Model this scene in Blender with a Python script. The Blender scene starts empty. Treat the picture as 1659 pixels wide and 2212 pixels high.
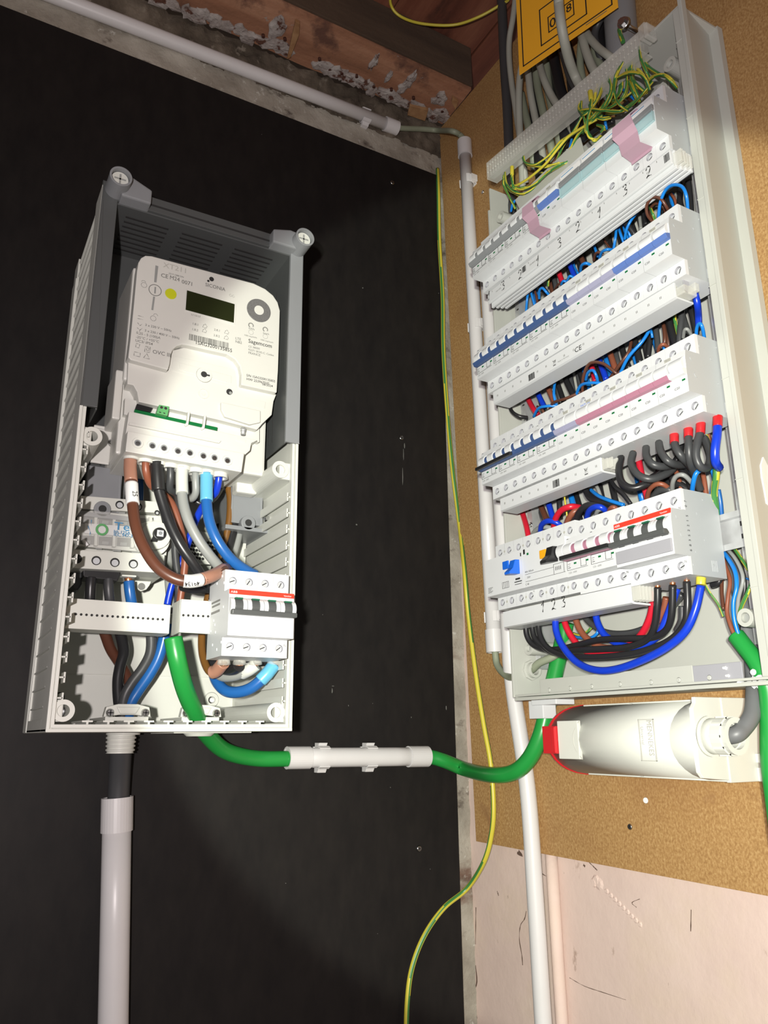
import bpy, bmesh, math, random
from mathutils import Vector, Matrix
random.seed(7)
S = bpy.context.scene
COL = S.collection
# ------------------------------------------------------------------ camera, world, lights, exposure
CAM = Vector((-.677, -.98, 1.40))
AZ, EL, RO, FPX = math.radians(-29.37013), math.radians(105.77364), math.radians(-.47633), 1703.7476
RC = Matrix.Rotation(AZ, 3, 'Z') @ Matrix.Rotation(EL, 3, 'X') @ Matrix.Rotation(RO, 3, 'Z')
cd = bpy.data.cameras.new('camera'); cam = bpy.data.objects.new('camera', cd); COL.objects.link(cam)
cam.matrix_world = Matrix.Translation(CAM) @ RC.to_4x4()
cd.sensor_fit = 'VERTICAL'; cd.sensor_height = 32.0; cd.lens = 32.0 * FPX / 2212.0
cd.clip_start = .02; cd.clip_end = 50
S.camera = cam
w = bpy.data.worlds.new('world'); S.world = w; w.use_nodes = True
w.node_tree.nodes['Background'].inputs[0].default_value = (1.0, .93, .9, 1)
w.node_tree.nodes['Background'].inputs[1].default_value = .20
def lamp(name, kind, off, power, color, size, target, angle=None, blend=.2):
    ld = bpy.data.lights.new(name, kind); lo = bpy.data.objects.new(name, ld); COL.objects.link(lo)
    ld.energy = power; ld.color = color
    if kind == 'AREA': ld.size = size
    else: ld.shadow_soft_size = size
    if angle: ld.spot_size = math.radians(angle); ld.spot_blend = blend
    p = CAM + RC @ Vector(off); lo.location = p
    lo.rotation_euler = (Vector(target) - p).to_track_quat('-Z', 'Y').to_euler()
    return lo
# a flash close to the line of sight and a narrower, slightly greenish hand torch, both held behind the camera
lamp('phone_flash', 'AREA', (-.050, .034, .12), 6.6, (1.0, .91, .90), .014, (-.3, -.15, 1.70))
lamp('hand_torch', 'SPOT', (-.035, .055, .16), 38.0, (.97, 1.0, .86), .010, (-.10, -.335, 1.580), 53, .12)
S.view_settings.view_transform = 'Standard'; S.view_settings.look = 'None'
S.view_settings.gamma = 1; S.view_settings.use_curve_mapping = False
S.view_settings.exposure = 0.38
# ------------------------------------------------------------------ measuring helpers (a pixel's ray met with a real plane)
def ray(px, py): return RC @ Vector(((px - 829.5) / FPX, -(py - 1106) / FPX, -1.0))
def R(px, py, d):      # point d metres in front of the right wall's board
    r = ray(px, py); return CAM + r / r[0] * (.677 - d)
def F(px, py, d):      # point d metres in front of the black board
    r = ray(px, py); return CAM + r / r[1] * (.98 - d)
# ------------------------------------------------------------------ materials
def mat(name, c, rough=.5, metal=0, noise=None, bump=0, alpha=None, coat=0, spec=None, trans=0):
    m = bpy.data.materials.new(name); m.use_nodes = True; nt = m.node_tree
    b = nt.nodes['Principled BSDF']; b.inputs['Base Color'].default_value = (*c, 1)
    b.inputs['Roughness'].default_value = rough; b.inputs['Metallic'].default_value = metal
    if spec is not None: b.inputs['Specular IOR Level'].default_value = spec
    if coat: b.inputs['Coat Weight'].default_value = coat
    if trans: b.inputs['Transmission Weight'].default_value = trans
    if alpha is not None: b.inputs['Alpha'].default_value = alpha
    tc = nt.nodes.new('ShaderNodeTexCoord')
    sc, amt, c2 = noise if noise else (60, .12, tuple(x * .8 for x in c))
    n = nt.nodes.new('ShaderNodeTexNoise'); n.inputs['Scale'].default_value = sc; n.inputs['Detail'].default_value = 5
    nt.links.new(tc.outputs['Object'], n.inputs['Vector'])
    rp = nt.nodes.new('ShaderNodeValToRGB'); rp.color_ramp.elements[0].position = .5 - .3 * (1 - amt) ; rp.color_ramp.elements[1].position = .78
    rp.color_ramp.elements[0].color = (*c, 1); rp.color_ramp.elements[1].color = (*[a * (1 - amt) + b2 * amt for a, b2 in zip(c, c2)], 1)
    nt.links.new(n.outputs['Fac'], rp.inputs['Fac']); nt.links.new(rp.outputs['Color'], b.inputs['Base Color'])
    if bump:
        bp = nt.nodes.new('ShaderNodeBump'); bp.inputs['Strength'].default_value = bump; bp.inputs['Distance'].default_value = .001
        nt.links.new(n.outputs['Fac'], bp.inputs['Height']); nt.links.new(bp.outputs['Normal'], b.inputs['Normal'])
    return m
def srgb(*c): return tuple(((x / 255 + .055) / 1.055) ** 2.4 if x > 10 else x / 255 / 12.92 for x in c)
def pic(name, stops, layers, rough=.8, bump=.4, bscale=None, dist=.002):
    """layered noise material: stops = base ramp over noise; layers = [(scale, stretch, lo, hi, colour)]"""
    m = bpy.data.materials.new(name); m.use_nodes = True; nt = m.node_tree; L = nt.links
    b = nt.nodes['Principled BSDF']; b.inputs['Roughness'].default_value = rough
    tc = nt.nodes.new('ShaderNodeTexCoord')
    def noise(sc, st, det=8):
        mp = nt.nodes.new('ShaderNodeMapping'); mp.inputs['Scale'].default_value = st
        L.new(tc.outputs['Object'], mp.inputs['Vector'])
        n = nt.nodes.new('ShaderNodeTexNoise'); n.inputs['Scale'].default_value = sc; n.inputs['Detail'].default_value = det
        n.inputs['Roughness'].default_value = .62
        L.new(mp.outputs['Vector'], n.inputs['Vector']); return n
    sc, st, ramp = stops
    n0 = noise(sc, st); rp = nt.nodes.new('ShaderNodeValToRGB')
    while len(rp.color_ramp.elements) < len(ramp): rp.color_ramp.elements.new(.5)
    for e, (p, c) in zip(rp.color_ramp.elements, ramp): e.position = p; e.color = (*c, 1)
    L.new(n0.outputs['Fac'], rp.inputs['Fac']); out = rp.outputs['Color']
    for sc, st, lo, hi, c in layers:
        n = noise(sc, st); r2 = nt.nodes.new('ShaderNodeValToRGB')
        r2.color_ramp.elements[0].position = lo; r2.color_ramp.elements[1].position = hi
        L.new(n.outputs['Fac'], r2.inputs['Fac'])
        mx = nt.nodes.new('ShaderNodeMix'); mx.data_type = 'RGBA'; L.new(r2.outputs['Color'], mx.inputs[0])
        L.new(out, mx.inputs[6]); mx.inputs[7].default_value = (*c, 1); out = mx.outputs[2]
    L.new(out, b.inputs['Base Color'])
    nb = noise(bscale or sc, (1, 1, 1)); bp = nt.nodes.new('ShaderNodeBump'); bp.inputs['Strength'].default_value = bump; bp.inputs['Distance'].default_value = dist
    L.new(nb.outputs['Fac'], bp.inputs['Height']); L.new(bp.outputs['Normal'], b.inputs['Normal'])
    return m
M = {}
M['white'] = mat('white_plastic', (.63, .645, .66), .42)
M['cream'] = mat('cream_plastic', (.60, .61, .56), .45)
M['box'] = mat('pale_grey_plastic', (.61, .62, .57), .42)
M['meter'] = mat('meter_plastic', (.60, .60, .56), .42)
M['enc'] = mat('enclosure_plastic', (.47, .48, .44), .40)
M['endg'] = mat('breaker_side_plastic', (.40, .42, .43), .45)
M['pvc'] = mat('pvc_pipe', (.64, .63, .63), .35)
M['dgrey'] = mat('dark_grey_plastic', (.075, .08, .08), .42)
M['mgrey'] = mat('mid_grey_plastic', (.22, .23, .24), .42)
M['lgrey'] = mat('light_grey_plastic', (.33, .33, .36), .45)
M['black'] = mat('black_plastic', (.015, .015, .016), .35)
M['ink'] = mat('black_print', (.02, .02, .02), .6)
M['gink'] = mat('grey_print', (.16, .16, .15), .6)
M['fink'] = mat('faint_relief_print', (.42, .42, .38), .6)
M['red'] = mat('red_plastic', (.50, .015, .02), .35)
M['orred'] = mat('red_stripe', (.70, .04, .02), .4)
M['wred'] = mat('red_insulation', (.52, .012, .03), .32)
M['dblue'] = mat('navy_plastic', (.045, .085, .21), .4)
M['mblue'] = mat('blue_plastic', (.09, .16, .42), .4)
M['bblue'] = mat('bright_blue_plastic', (.01, .12, .62), .35)
M['lilac'] = mat('lilac_plastic', (.30, .30, .42), .4)
M['mauve'] = mat('mauve_plastic', (.38, .17, .24), .4)
M['orange'] = mat('orange_plastic', (.75, .35, .01), .4)
M['blue'] = mat('light_blue_insulation', (.01, .19, .62), .3)
M['kblue'] = mat('deep_blue_insulation', (.006, .04, .50), .3)
M['sblue'] = mat('blue_cable_sleeve', (.015, .11, .36), .3)
M['lblue'] = mat('pale_blue_sleeve', (.12, .42, .62), .3)
M['brown'] = mat('brown_insulation', (.105, .038, .022), .35)
M['rbrown'] = mat('red_brown_insulation', (.24, .075, .04), .4)
M['obrown'] = mat('ochre_brown_insulation', (.17, .075, .015), .4)
M['pink'] = mat('pink_brown_sleeve', (.38, .19, .13), .35)
M['wblack'] = mat('black_insulation', (.018, .018, .020), .33)
M['wdark'] = mat('charcoal_insulation', (.05, .052, .055), .4)
M['wgrey'] = mat('grey_insulation', (.27, .28, .27), .4)
M['wgcab'] = mat('dark_grey_cable_jacket', (.13, .135, .14), .45)
M['cgrey'] = mat('grey_cable_jacket', (.36, .37, .32), .5)
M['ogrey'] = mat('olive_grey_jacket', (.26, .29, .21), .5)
M['green'] = mat('green_cable_jacket', (.015, .26, .045), .33)
M['yel'] = mat('yellow_insulation', (.58, .50, .05), .35)
M['gstripe'] = mat('green_stripe', (.05, .20, .05), .35)
M['copper'] = mat('copper_strands', (.80, .32, .15), .3, .9)
M['steel'] = mat('zinc_steel', (.62, .63, .64), .38, .6, noise=(90, .5, (.38, .38, .38)))
M['chrome'] = mat('screw_steel', (.62, .62, .62), .22, 1)
M['tscrew'] = mat('terminal_screw_metal', (.62, .64, .66), .35, .35)
M['dgreen'] = mat('dark_green_mark', (.01, .10, .05), .4)
M['hole'] = mat('dark_recess', (.02, .02, .02), .8)
M['lcd'] = mat('display_glass', (.018, .022, .008), .12)
M['yg'] = mat('yellow_green_button', (.52, .56, .02), .4)
M['dial'] = mat('grey_speckled_dial', (.25, .25, .25), .35, .4, noise=(900, .6, (.1, .1, .1)))
M['pcb'] = mat('green_circuit_board', (.0, .13, .03), .4)
M['gterm'] = mat('green_terminal', (.10, .34, .12), .4)
M['tape'] = mat('mauve_tape', (.42, .27, .34), .5)
M['signy'] = mat('sign_yellow', (.95, .47, .03), .4)
M['filler'] = mat('white_filler', (.8, .8, .8), .9, bump=.6)
M['paper'] = mat('white_label_paper', (.7, .7, .7), .6)
M['lbl'] = mat('blue_print', (.05, .22, .42), .5)
M['clear'] = mat('clear_plastic', (.80, .80, .74), .06, alpha=.34)
M['clearv'] = mat('clear_view_cover', (.85, .86, .82), .12, alpha=.16)
M['clearb'] = mat('clear_bluish_plastic', (.50, .72, .76), .1, alpha=.45)
M['mdf'] = pic('brown_fibreboard', (430, (1, 1, .75), [(.32, (.27, .140, .046)), (.50, (.37, .21, .076)), (.74, (.52, .34, .15))]),
               [(3.5, (1, 1, 1), .52, .9, (.24, .11, .04)), (9, (1, 1, 1), .66, .74, (.27, .14, .055))], .75, .25, 400, .0006)
M['board'] = pic('black_coated_board', (55, (1, 1, .4), [(.3, (.010, .009, .009)), (.75, (.016, .014, .013))]),
                 [(26, (1, 1, .6), .74, .80, (.05, .05, .045)), (160, (1, 1, 1), .80, .82, (.22, .22, .2))], .55, .10, 500, .0005)
M['board'].node_tree.nodes['Principled BSDF'].inputs['Specular IOR Level'].default_value = .16
M['plaster'] = pic('old_grey_plaster', (11, (1, 1, 1), [(.3, (.20, .175, .14)), (.5, (.33, .30, .25)), (.72, (.46, .43, .37))]),
                   [(28, (1, 1, 1.5), .58, .72, (.07, .05, .038)), (60, (1, 1, 1), .62, .68, (.50, .48, .43)), (7, (.6, 1, 1), .58, .66, (.15, .085, .06))], .9, .9, 45, .004)
M['mortar'] = pic('dark_crumbly_mortar', (16, (1, 1, 1), [(.3, (.04, .030, .020)), (.55, (.12, .095, .07)), (.75, (.23, .19, .145))]),
                  [(50, (1, 1, 1), .6, .68, (.22, .19, .15))], .95, 1, 40, .006)
M['pink_wall'] = pic('pink_painted_plaster', (5, (1, 1, 1), [(.3, (.60, .46, .41)), (.6, (.66, .52, .46)), (.8, (.72, .60, .53))]),
                     [(30, (1, 1, .55), .67, .72, (.40, .29, .24)), (75, (1, 1, .45), .70, .74, (.16, .11, .08)), (3, (1, 1, 1), .55, .75, (.62, .50, .38)), (9, (1, 1, .35), .66, .72, (.76, .68, .60))], .8, .5, 22, .003)
M['wood'] = pic('old_brown_timber', (22, (.12, 1, 1), [(.3, (.19, .088, .048)), (.5, (.32, .150, .084)), (.7, (.44, .24, .145))]),
                [(11, (1, 1, 1), .56, .66, (.13, .06, .04)), (34, (1, 1, 1), .66, .71, (.33, .29, .26))], .85, .6, 60, .003)
M['wood2'] = pic('dark_brown_timber', (30, (.12, 1, 1), [(.3, (.045, .028, .018)), (.7, (.09, .058, .036))]),
                 [(20, (1, 1, 1), .7, .78, (.10, .07, .045))], .85, .5, 60, .003)
M['plank'] = pic('red_brown_ceiling_plank', (26, (1, .10, 1), [(.3, (.09, .026, .014)), (.5, (.17, .055, .030)), (.72, (.27, .11, .06))]),
                 [(9, (1, .4, 1), .6, .7, (.04, .015, .01))], .7, .4, 50, .002)
M['lime'] = pic('crusty_lime_residue', (30, (1, 1, 1), [(.3, (.20, .16, .14)), (.5, (.36, .32, .30)), (.7, (.48, .45, .42))]),
                [(45, (1, 1, 1), .56, .62, (.10, .04, .025))], .95, 1, 70, .004)
M['gpale'] = mat('pale_grey_dust', (.13, .13, .12), .9)
M['crack'] = mat('dark_wall_crack', (.12, .075, .055), .95)
M['lath'] = pic('pale_wood_splinter', (40, (1, 1, .2), [(.3, (.22, .10, .04)), (.7, (.42, .25, .12))]), [], .8, .4, 60, .002)
M['rust'] = mat('rusty_nail', (.06, .018, .010), .8)
# ------------------------------------------------------------------ mesh builder
class B:
    def __init__(s): s.v = []; s.f = []; s.m = []; s.s = []
    def add(s, vs, fs, m=0, sm=False):
        o = len(s.v); s.v += [Vector(x) for x in vs]
        for k, f in enumerate(fs):
            s.f.append([o + i for i in f]); s.m.append(m[k] if isinstance(m, list) else m); s.s.append(sm)
        return s
    def box(s, x0, x1, y0, y1, z0, z1, m=0):
        x0, x1 = sorted((x0, x1)); y0, y1 = sorted((y0, y1)); z0, z1 = sorted((z0, z1))
        v = [(x, y, z) for z in (z0, z1) for y in (y0, y1) for x in (x0, x1)]
        return s.add(v, [(0, 2, 3, 1), (4, 5, 7, 6), (0, 1, 5, 4), (2, 6, 7, 3), (0, 4, 6, 2), (1, 3, 7, 5)], m)
    def loft(s, rings, m=0, sm=False, caps=True, close=True):
        n = len(rings[0]); vs = [p for r in rings for p in r]; fs = []; ms = []
        for i in range(len(rings) - 1):
            for j in range(n if close else n - 1):
                a, b2 = i * n + j, i * n + (j + 1) % n; fs.append((a, b2, b2 + n, a + n)); ms.append(m(i, j) if callable(m) else m)
        s.add(vs, fs, ms, sm)
        if caps:
            o = len(s.v) - len(vs); mm = m(0, 0) if callable(m) else m
            s.f.append([o + j for j in range(n)][::-1]); s.m.append(mm); s.s.append(False)
            s.f.append([o + (len(rings) - 1) * n + j for j in range(n)]); s.m.append(mm); s.s.append(False)
        return s
    def prism(s, pts, ax, a0, a1, m=0, sm=False):
        """pts 2-D outline; ax = axis letter it is extruded along"""
        def mk(p, a): return {'x': (a, p[0], p[1]), 'y': (p[0], a, p[1]), 'z': (p[0], p[1], a)}[ax]
        return s.loft([[mk(p, a0) for p in pts], [mk(p, a1) for p in pts]], m, sm)
    def cyl(s, c, ax, r, h, n=16, m=0, r2=None, sm=True, ri=0):
        c = Vector(c); a = Vector(ax).normalized(); u = a.orthogonal().normalized(); w2 = a.cross(u)
        r2 = r if r2 is None else r2
        def ring(rr, t): return [c + a * t + (u * math.cos(q) + w2 * math.sin(q)) * rr for q in [2 * math.pi * k / n for k in range(n)]]
        if ri:
            rs = [ring(ri, 0), ring(r, 0), ring(r2, h), ring(ri, h), ring(ri, 0)]
            return s.loft(rs, m, False, False)
        return s.loft([ring(r, 0), ring(r2, h)], m, sm)
    def tube(s, pts, r, n=10, m=0, caps=True, sm=True):
        P = [Vector(p) for p in pts]; rings = []; t0 = (P[1] - P[0]).normalized(); u = t0.orthogonal().normalized()
        for i, p in enumerate(P):
            t = (P[min(i + 1, len(P) - 1)] - P[max(i - 1, 0)]).normalized()
            u = (u - t * u.dot(t)).normalized(); w2 = t.cross(u); rr = r(i / (len(P) - 1)) if callable(r) else r
            rings.append([p + (u * math.cos(q) + w2 * math.sin(q)) * rr for q in [2 * math.pi * k / n for k in range(n)]])
        return s.loft(rings, m, sm, caps)
    def holed(s, x0, x1, z0, z1, y, cx, cz, r, dep, m=0, mh=1, n=16, ax='y'):
        """front plate facing -y with a round hole going in by dep"""
        hx, hz = (x1 - x0) / 2, (z1 - z0) / 2; mx, mz = (x0 + x1) / 2, (z0 + z1) / 2
        ca = sorted([math.atan2(zz - cz, xx - cx) % (2 * math.pi) for xx in (x0, x1) for zz in (z0, z1)] + [2 * math.pi * k / n for k in range(n)])
        o, i2, d2 = [], [], []
        for q in ca:
            c, sn = math.cos(q), math.sin(q)
            t = min([((x1 if c > 0 else x0) - cx) / c if abs(c) > 1e-6 else 9, ((z1 if sn > 0 else z0) - cz) / sn if abs(sn) > 1e-6 else 9])
            o.append((cx + c * t, y, cz + sn * t)); i2.append((cx + c * r, y, cz + sn * r)); d2.append((cx + c * r, y + dep, cz + sn * r))
        s.loft([o, i2], m, False, False); s.loft([i2, d2], mh, False, False); s.add(d2, [list(range(len(d2)))], mh)
        return s
    def mesh(s, name, mats, bevel=0, inv=None, org=None):
        me = bpy.data.meshes.new(name); vs = s.v
        if inv is not None: vs = [inv @ v for v in vs]
        if org is not None: vs = [v - org for v in vs]
        me.from_pydata([tuple(v) for v in vs], [], s.f)
        for m in mats: me.materials.append(M[m])
        me.polygons.foreach_set('material_index', s.m); me.polygons.foreach_set('use_smooth', s.s); me.update()
        bm = bmesh.new(); bm.from_mesh(me)
        if bevel:
            bmesh.ops.remove_doubles(bm, verts=bm.verts, dist=1e-6)
            es = [e for e in bm.edges if len(e.link_faces) == 2 and e.calc_face_angle(0) > .5 and not e.smooth is None and e.calc_length() > bevel * 2.2]
            bmesh.ops.bevel(bm, geom=es, offset=bevel, segments=2, profile=.6, affect='EDGES', clamp_overlap=True)
        bmesh.ops.recalc_face_normals(bm, faces=bm.faces); bm.to_mesh(me); bm.free()
        return me
MW = {}
def put(name, me, parent=None, label=None, cat=None, group=None, kind=None, loc=None):
    o = bpy.data.objects.new(name, me); COL.objects.link(o)
    if parent: o.parent = parent
    if loc is not None: o.location = loc
    for k, v in (('label', label), ('category', cat), ('group', group), ('kind', kind)):
        if v: o[k] = v
    return o
def thing(name, label, cat, loc=(0, 0, 0), rz=0, group=None):
    e = put(name, None, None, label, cat, group, None, loc); e.rotation_euler = (0, 0, rz); e.empty_display_size = .02
    MW[e.name] = (Matrix.Translation(Vector(loc)) @ Matrix.Rotation(rz, 4, 'Z')).inverted()
    return e
def root_inv(p):
    while p.parent: p = p.parent
    return MW.get(p.name) or Matrix.Translation(-p.location)
def part(name, b, mats, parent, bevel=0, world=True, label=None, kind=None):
    """a child mesh; world=True: b is written in world coordinates"""
    if isinstance(mats, str): mats = [mats]
    inv = root_inv(parent) if world else None
    if parent.parent is not None and parent.type == 'MESH': pass
    return put(name, b.mesh(name, mats, bevel, inv), parent, label, None, None, kind)
def solo(name, b, mats, label=None, cat=None, group=None, kind=None, bevel=0, org=None):
    if isinstance(mats, str): mats = [mats]
    org = Vector(org) if org is not None else Vector((0, 0, 0))
    return put(name, b.mesh(name, mats, bevel, None, org), None, label, cat, group, kind, org)
def dup(o, parent=None):
    c = o.copy(); COL.objects.link(c)
    if parent: c.parent = parent
    for ch in list(o.children): dup(ch, c)
    return c
def curve(pts, sub=7):
    P = [Vector(p) for p in pts]
    if len(P) < 3: return [P[0].lerp(P[1], k / 4) for k in range(5)]
    out = []
    for i in range(len(P) - 1):
        a, b2, c, d = P[max(i - 1, 0)], P[i], P[i + 1], P[min(i + 2, len(P) - 1)]
        for k in range(sub):
            t = k / sub
            out.append(.5 * ((2 * b2) + (c - a) * t + (2 * a - 5 * b2 + 4 * c - d) * t * t + (3 * b2 - a - 3 * c + d) * t ** 3))
    out.append(P[-1]); return out
# flat lettering: font outlines turned to mesh, shared through a cache; side 'L' faces -y, 'R' faces -x
TC = {}
def text_mesh(s, mname):
    if (s, mname) not in TC:
        cu = bpy.data.curves.new('lettering', 'FONT'); cu.body = s; cu.size = 1; cu.extrude = 0; cu.offset = 0 if 'M' in s else .005; cu.resolution_u = 2
        to = bpy.data.objects.new('lettering', cu); COL.objects.link(to)
        me = bpy.data.meshes.new_from_object(to.evaluated_get(bpy.context.evaluated_depsgraph_get()))
        bpy.data.objects.remove(to); bpy.data.curves.remove(cu)
        me.materials.clear(); me.materials.append(M[mname]); TC[s, mname] = me
    return TC[s, mname]
def text(s, pos, size, parent, mname='ink', rot=0, xs=1.0, name='lettering', local=False, side='L', label=None):
    """pos in world (or in the thing's own frame if local); the parent thing already faces the right way"""
    me = text_mesh(s, mname)
    o = put(name, me, parent, label)
    p = Vector(pos) if local else root_inv(parent) @ Vector(pos)
    o.matrix_local = Matrix.Translation(p) @ Matrix.Rotation(math.pi / 2, 4, 'X') @ Matrix.Rotation(rot, 4, 'Z') @ Matrix.Diagonal((size * xs, size, size, 1))
    return o
def stroke(b, pts, wd, y, m=0):
    """a flat marker stroke in the x-z plane at depth y, slightly raised"""
    P = curve([(p[0], y, p[1]) for p in pts], 4); a, c = [], []
    for i, p in enumerate(P):
        t = (P[min(i + 1, len(P) - 1)] - P[max(i - 1, 0)]).normalized(); n = Vector((-t.z, 0, t.x)) * wd * (.6 + .4 * math.sin(i * 1.3 + .5))
        a.append(p + n); c.append(p - n)
    for i in range(len(P) - 1): b.add([a[i], a[i + 1], c[i + 1], c[i]], [(0, 1, 2, 3)], m)
DG = {'1': [[(0, .65), (.25, .95), (.3, 1), (.22, .5), (.12, 0)]], '2': [[(0, .75), (.2, 1), (.45, .8), (.3, .4), (0, .02), (.2, .12), (.5, .02)]],
      '3': [[(.05, .9), (.3, 1), (.45, .8), (.2, .55), (.45, .4), (.35, .08), (0, .05)]]}
def digit(b, ch, x, z, h, y, wd=.0005):
    for st in DG[ch]: stroke(b, [(x + p[0] * h, z + p[1] * h) for p in st], wd, y)
def T(px, py, z):      # point on the horizontal plane z
    r = ray(px, py); return CAM + r / r[2] * (z - 1.40)
ORD = 'zero first second third fourth fifth sixth seventh eighth ninth tenth eleventh twelfth thirteenth fourteenth fifteenth sixteenth seventeenth eighteenth nineteenth twentieth'.split()
for t_, t2 in (('twenty', 'thirtieth'), ('thirty', 'fortieth'), ('forty', 'fiftieth'), ('fifty', 'sixtieth'), ('sixty', 'seventieth')): ORD += [t_ + '-' + ORD[i] for i in range(1, 10)] + [t2]
# ================================================================== the setting
def rough(name, mname, o, u, v, nu, nv, amp, seed=0, fr=40, kind='structure', parent=None, edge=0):
    b = B(); rnd = random.Random(seed); o, u, v = Vector(o), Vector(u), Vector(v); n = u.cross(v).normalized()
    from mathutils import noise as N
    g = []
    for j in range(nv + 1):
        for i in range(nu + 1):
            p = o + u * (i / nu) + v * (j / nv); d = N.noise(p * fr) * amp + N.noise(p * fr * 3) * amp * .5
            q = p + n * d
            if edge and j in (0, nv): q += v.normalized() * rnd.uniform(-edge, edge)
            g.append(q)
    b.add(g, [(j * (nu + 1) + i, j * (nu + 1) + i + 1, (j + 1) * (nu + 1) + i + 1, (j + 1) * (nu + 1) + i) for j in range(nv) for i in range(nu)], 0, True)
    return solo(name, b, mname, kind=kind)
solo('wall_left', B().box(-2.4, .10, .016, .12, 0, 2.46), 'plaster', kind='structure')
rough('trim_1', 'plaster', (-1.6, .012, 2.30), (1.62, 0, 0), (0, 0, .105), 240, 14, .0035, 3)
rough('trim_2', 'mortar', (-1.6, .012, 2.402), (1.62, 0, 0), (0, -.008, .062), 260, 12, .008, 5, 60)
rough('trim_3', 'plaster', (-.03, .0125, .9), (.052, 0, 0), (0, 0, 1.45), 8, 160, .0025, 9, 50)
solo('wall_right', B().box(.0185, .14, -2.4, .12, 0, 2.46), 'pink_wall', kind='structure')
solo('floor', B().box(-2.4, .14, -2.4, .12, -.05, 0), 'plaster', kind='structure')
ceil = solo('ceiling', B().box(-2.4, .14, -2.4, .12, 2.575, 2.62), 'wood2', kind='structure')
bx = [-.95, -.79, -.63, -.47, -.31, -.155, .012, .14]
for i in range(len(bx) - 1):
    b = B().box(bx[i] + .001, bx[i + 1] - .001, -1.1, -.01, 2.549 + .002 * (i % 2), 2.574)
    part('ceiling_plank', b, 'plank', ceil, .0015)
# timber joist along the top of the left wall
jt = thing('timber_joist', 'old brown timber joist crusted with lime above the black board', 'beam', (-.4, -.05, 2.46))
b = B(); N_ = 120; rings = []
from mathutils import noise as NZ
for i in range(N_ + 1):
    x = -1.5 + 1.50 * i / N_; e = lambda k: NZ.noise(Vector((x * 9, k, 0))) * .004
    rings.append([(x, -.004 + e(1), 2.462 + e(2)), (x, -.03, 2.460 + e(3) * .5), (x, -.07, 2.460 + e(4) * .5), (x, -.094 + e(5) * .6, 2.462 + e(6) * .4), (x, -.094, 2.545), (x, -.004, 2.545)])
b.loft(rings, 0, False); part('joist_body', b, 'wood', jt)
part('side_face_board', B().box(-1.5, -.001, -.0995, -.0950, 2.466, 2.546), 'wood2', jt, .001)
def blob(b, cx, cy, z, rx, ry, h, seed, n=14):
    rnd = random.Random(seed); o = [(cx + math.cos(2 * math.pi * k / n) * rx * rnd.uniform(.6, 1.25), cy + math.sin(2 * math.pi * k / n) * ry * rnd.uniform(.6, 1.25)) for k in range(n)]
    top = [(x, y, z + .002) for x, y in o]; mid = [(x, y, z - h * rnd.uniform(.2, .7)) for x, y in o]
    low = [(cx + (x - cx) * .6, cy + (y - cy) * .6, z - h * rnd.uniform(.7, 1.1)) for x, y in o]
    b.loft([top, mid, low], 0, False)
b = B(); rnd = random.Random(4)
for k in range(70):
    x = -.95 + k * .0136 + rnd.uniform(-.006, .006)
    if -.31 < x < -.27: continue
    blob(b, x, -.012 - rnd.uniform(0, .010), 2.459, rnd.uniform(.008, .020), rnd.uniform(.006, .014), rnd.uniform(.001, .004), k)
for px, py, rx, ry in ((598, 60, .012, .022), (806, 135, .006, .018), (840, 165, .005, .014), (885, 175, .007, .022), (870, 190, .008, .012), (770, 170, .02, .006), (950, 215, .014, .018), (955, 245, .016, .012), (600, 95, .02, .012)):
    p = T(px, py, 2.459); blob(b, p.x, p.y, 2.459, rx, ry, .003, px)
part('lime_residue', b, 'lime', jt, kind='stuff')
def splinter(q, z0=2.459):
    P = [T(x, y, z0) for x, y in q]; bb = B(); bb.loft([[(p.x, p.y, z0) for p in P], [(p.x, p.y, z0 - .006) for p in P]], 0)
    part('wood_splinter', bb, 'lath', jt, .0006)
splinter([(620, 122), (638, 40), (648, 45), (646, 70), (628, 118)]); splinter([(885, 222), (925, 232), (918, 256), (880, 243)]); splinter([(977, 205), (990, 214), (984, 232), (975, 215)])
for px, py in ((712, 150), (738, 158), (770, 165), (807, 187), (845, 194), (955, 240), (690, 128), (893, 212), (568, 78), (615, 85)):
    p = T(px, py, 2.457); bb = B().cyl((p.x, p.y, 2.460), (.2, .1, -1), .0026, .0045, 9); part('rusty_nail', bb, 'rust', jt)
# boards on the walls
bb_ = thing('black_board', 'large black coated board fixed on the left wall', 'board', (-.75, .006, .9))
part('board_sheet', B().box(-2.0, -.0105, 0, .0115, .65, 2.3515), 'board', bb_, .0006)
for px, py in ((847, 395), (867, 946), (905, 1833)):
    p = F(px, py, 0); s = B().cyl((p.x, 0, p.z), (0, -1, 0), .0042, .0018, 20, 0, .003)
    s.box(p.x - .0022, p.x + .0022, -.0021, -.0017, p.z - .0005, p.z + .0005, 1).box(p.x - .0005, p.x + .0005, -.0021, -.0017, p.z - .0022, p.z + .0022, 1)
    part('board_screw', s, ['chrome', 'hole'], bb_)
fb = thing('brown_fibreboard', 'brown fibreboard sheet behind the open breaker enclosure', 'board', (.009, -.6, 1.258))
b = B().prism([(.006, 2.4585), (-.0265, 1.2585), (-1.30, 1.2575), (-1.30, 2.4585)], 'x', 0, .0178); part('board_sheet', b, 'mdf', fb, .0005)
for px, py in ((1361, 1786), (1395, 1729), (1043, 415)):
    p = R(px, py, 0); s = B().cyl((0, p.y, p.z), (-1, 0, 0), .0034, .0012, 16, 0, .0026); part('board_screw', s, 'chrome' if px != 1395 else 'filler', fb)
sp_ = B(); rs = random.Random(8)
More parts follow.
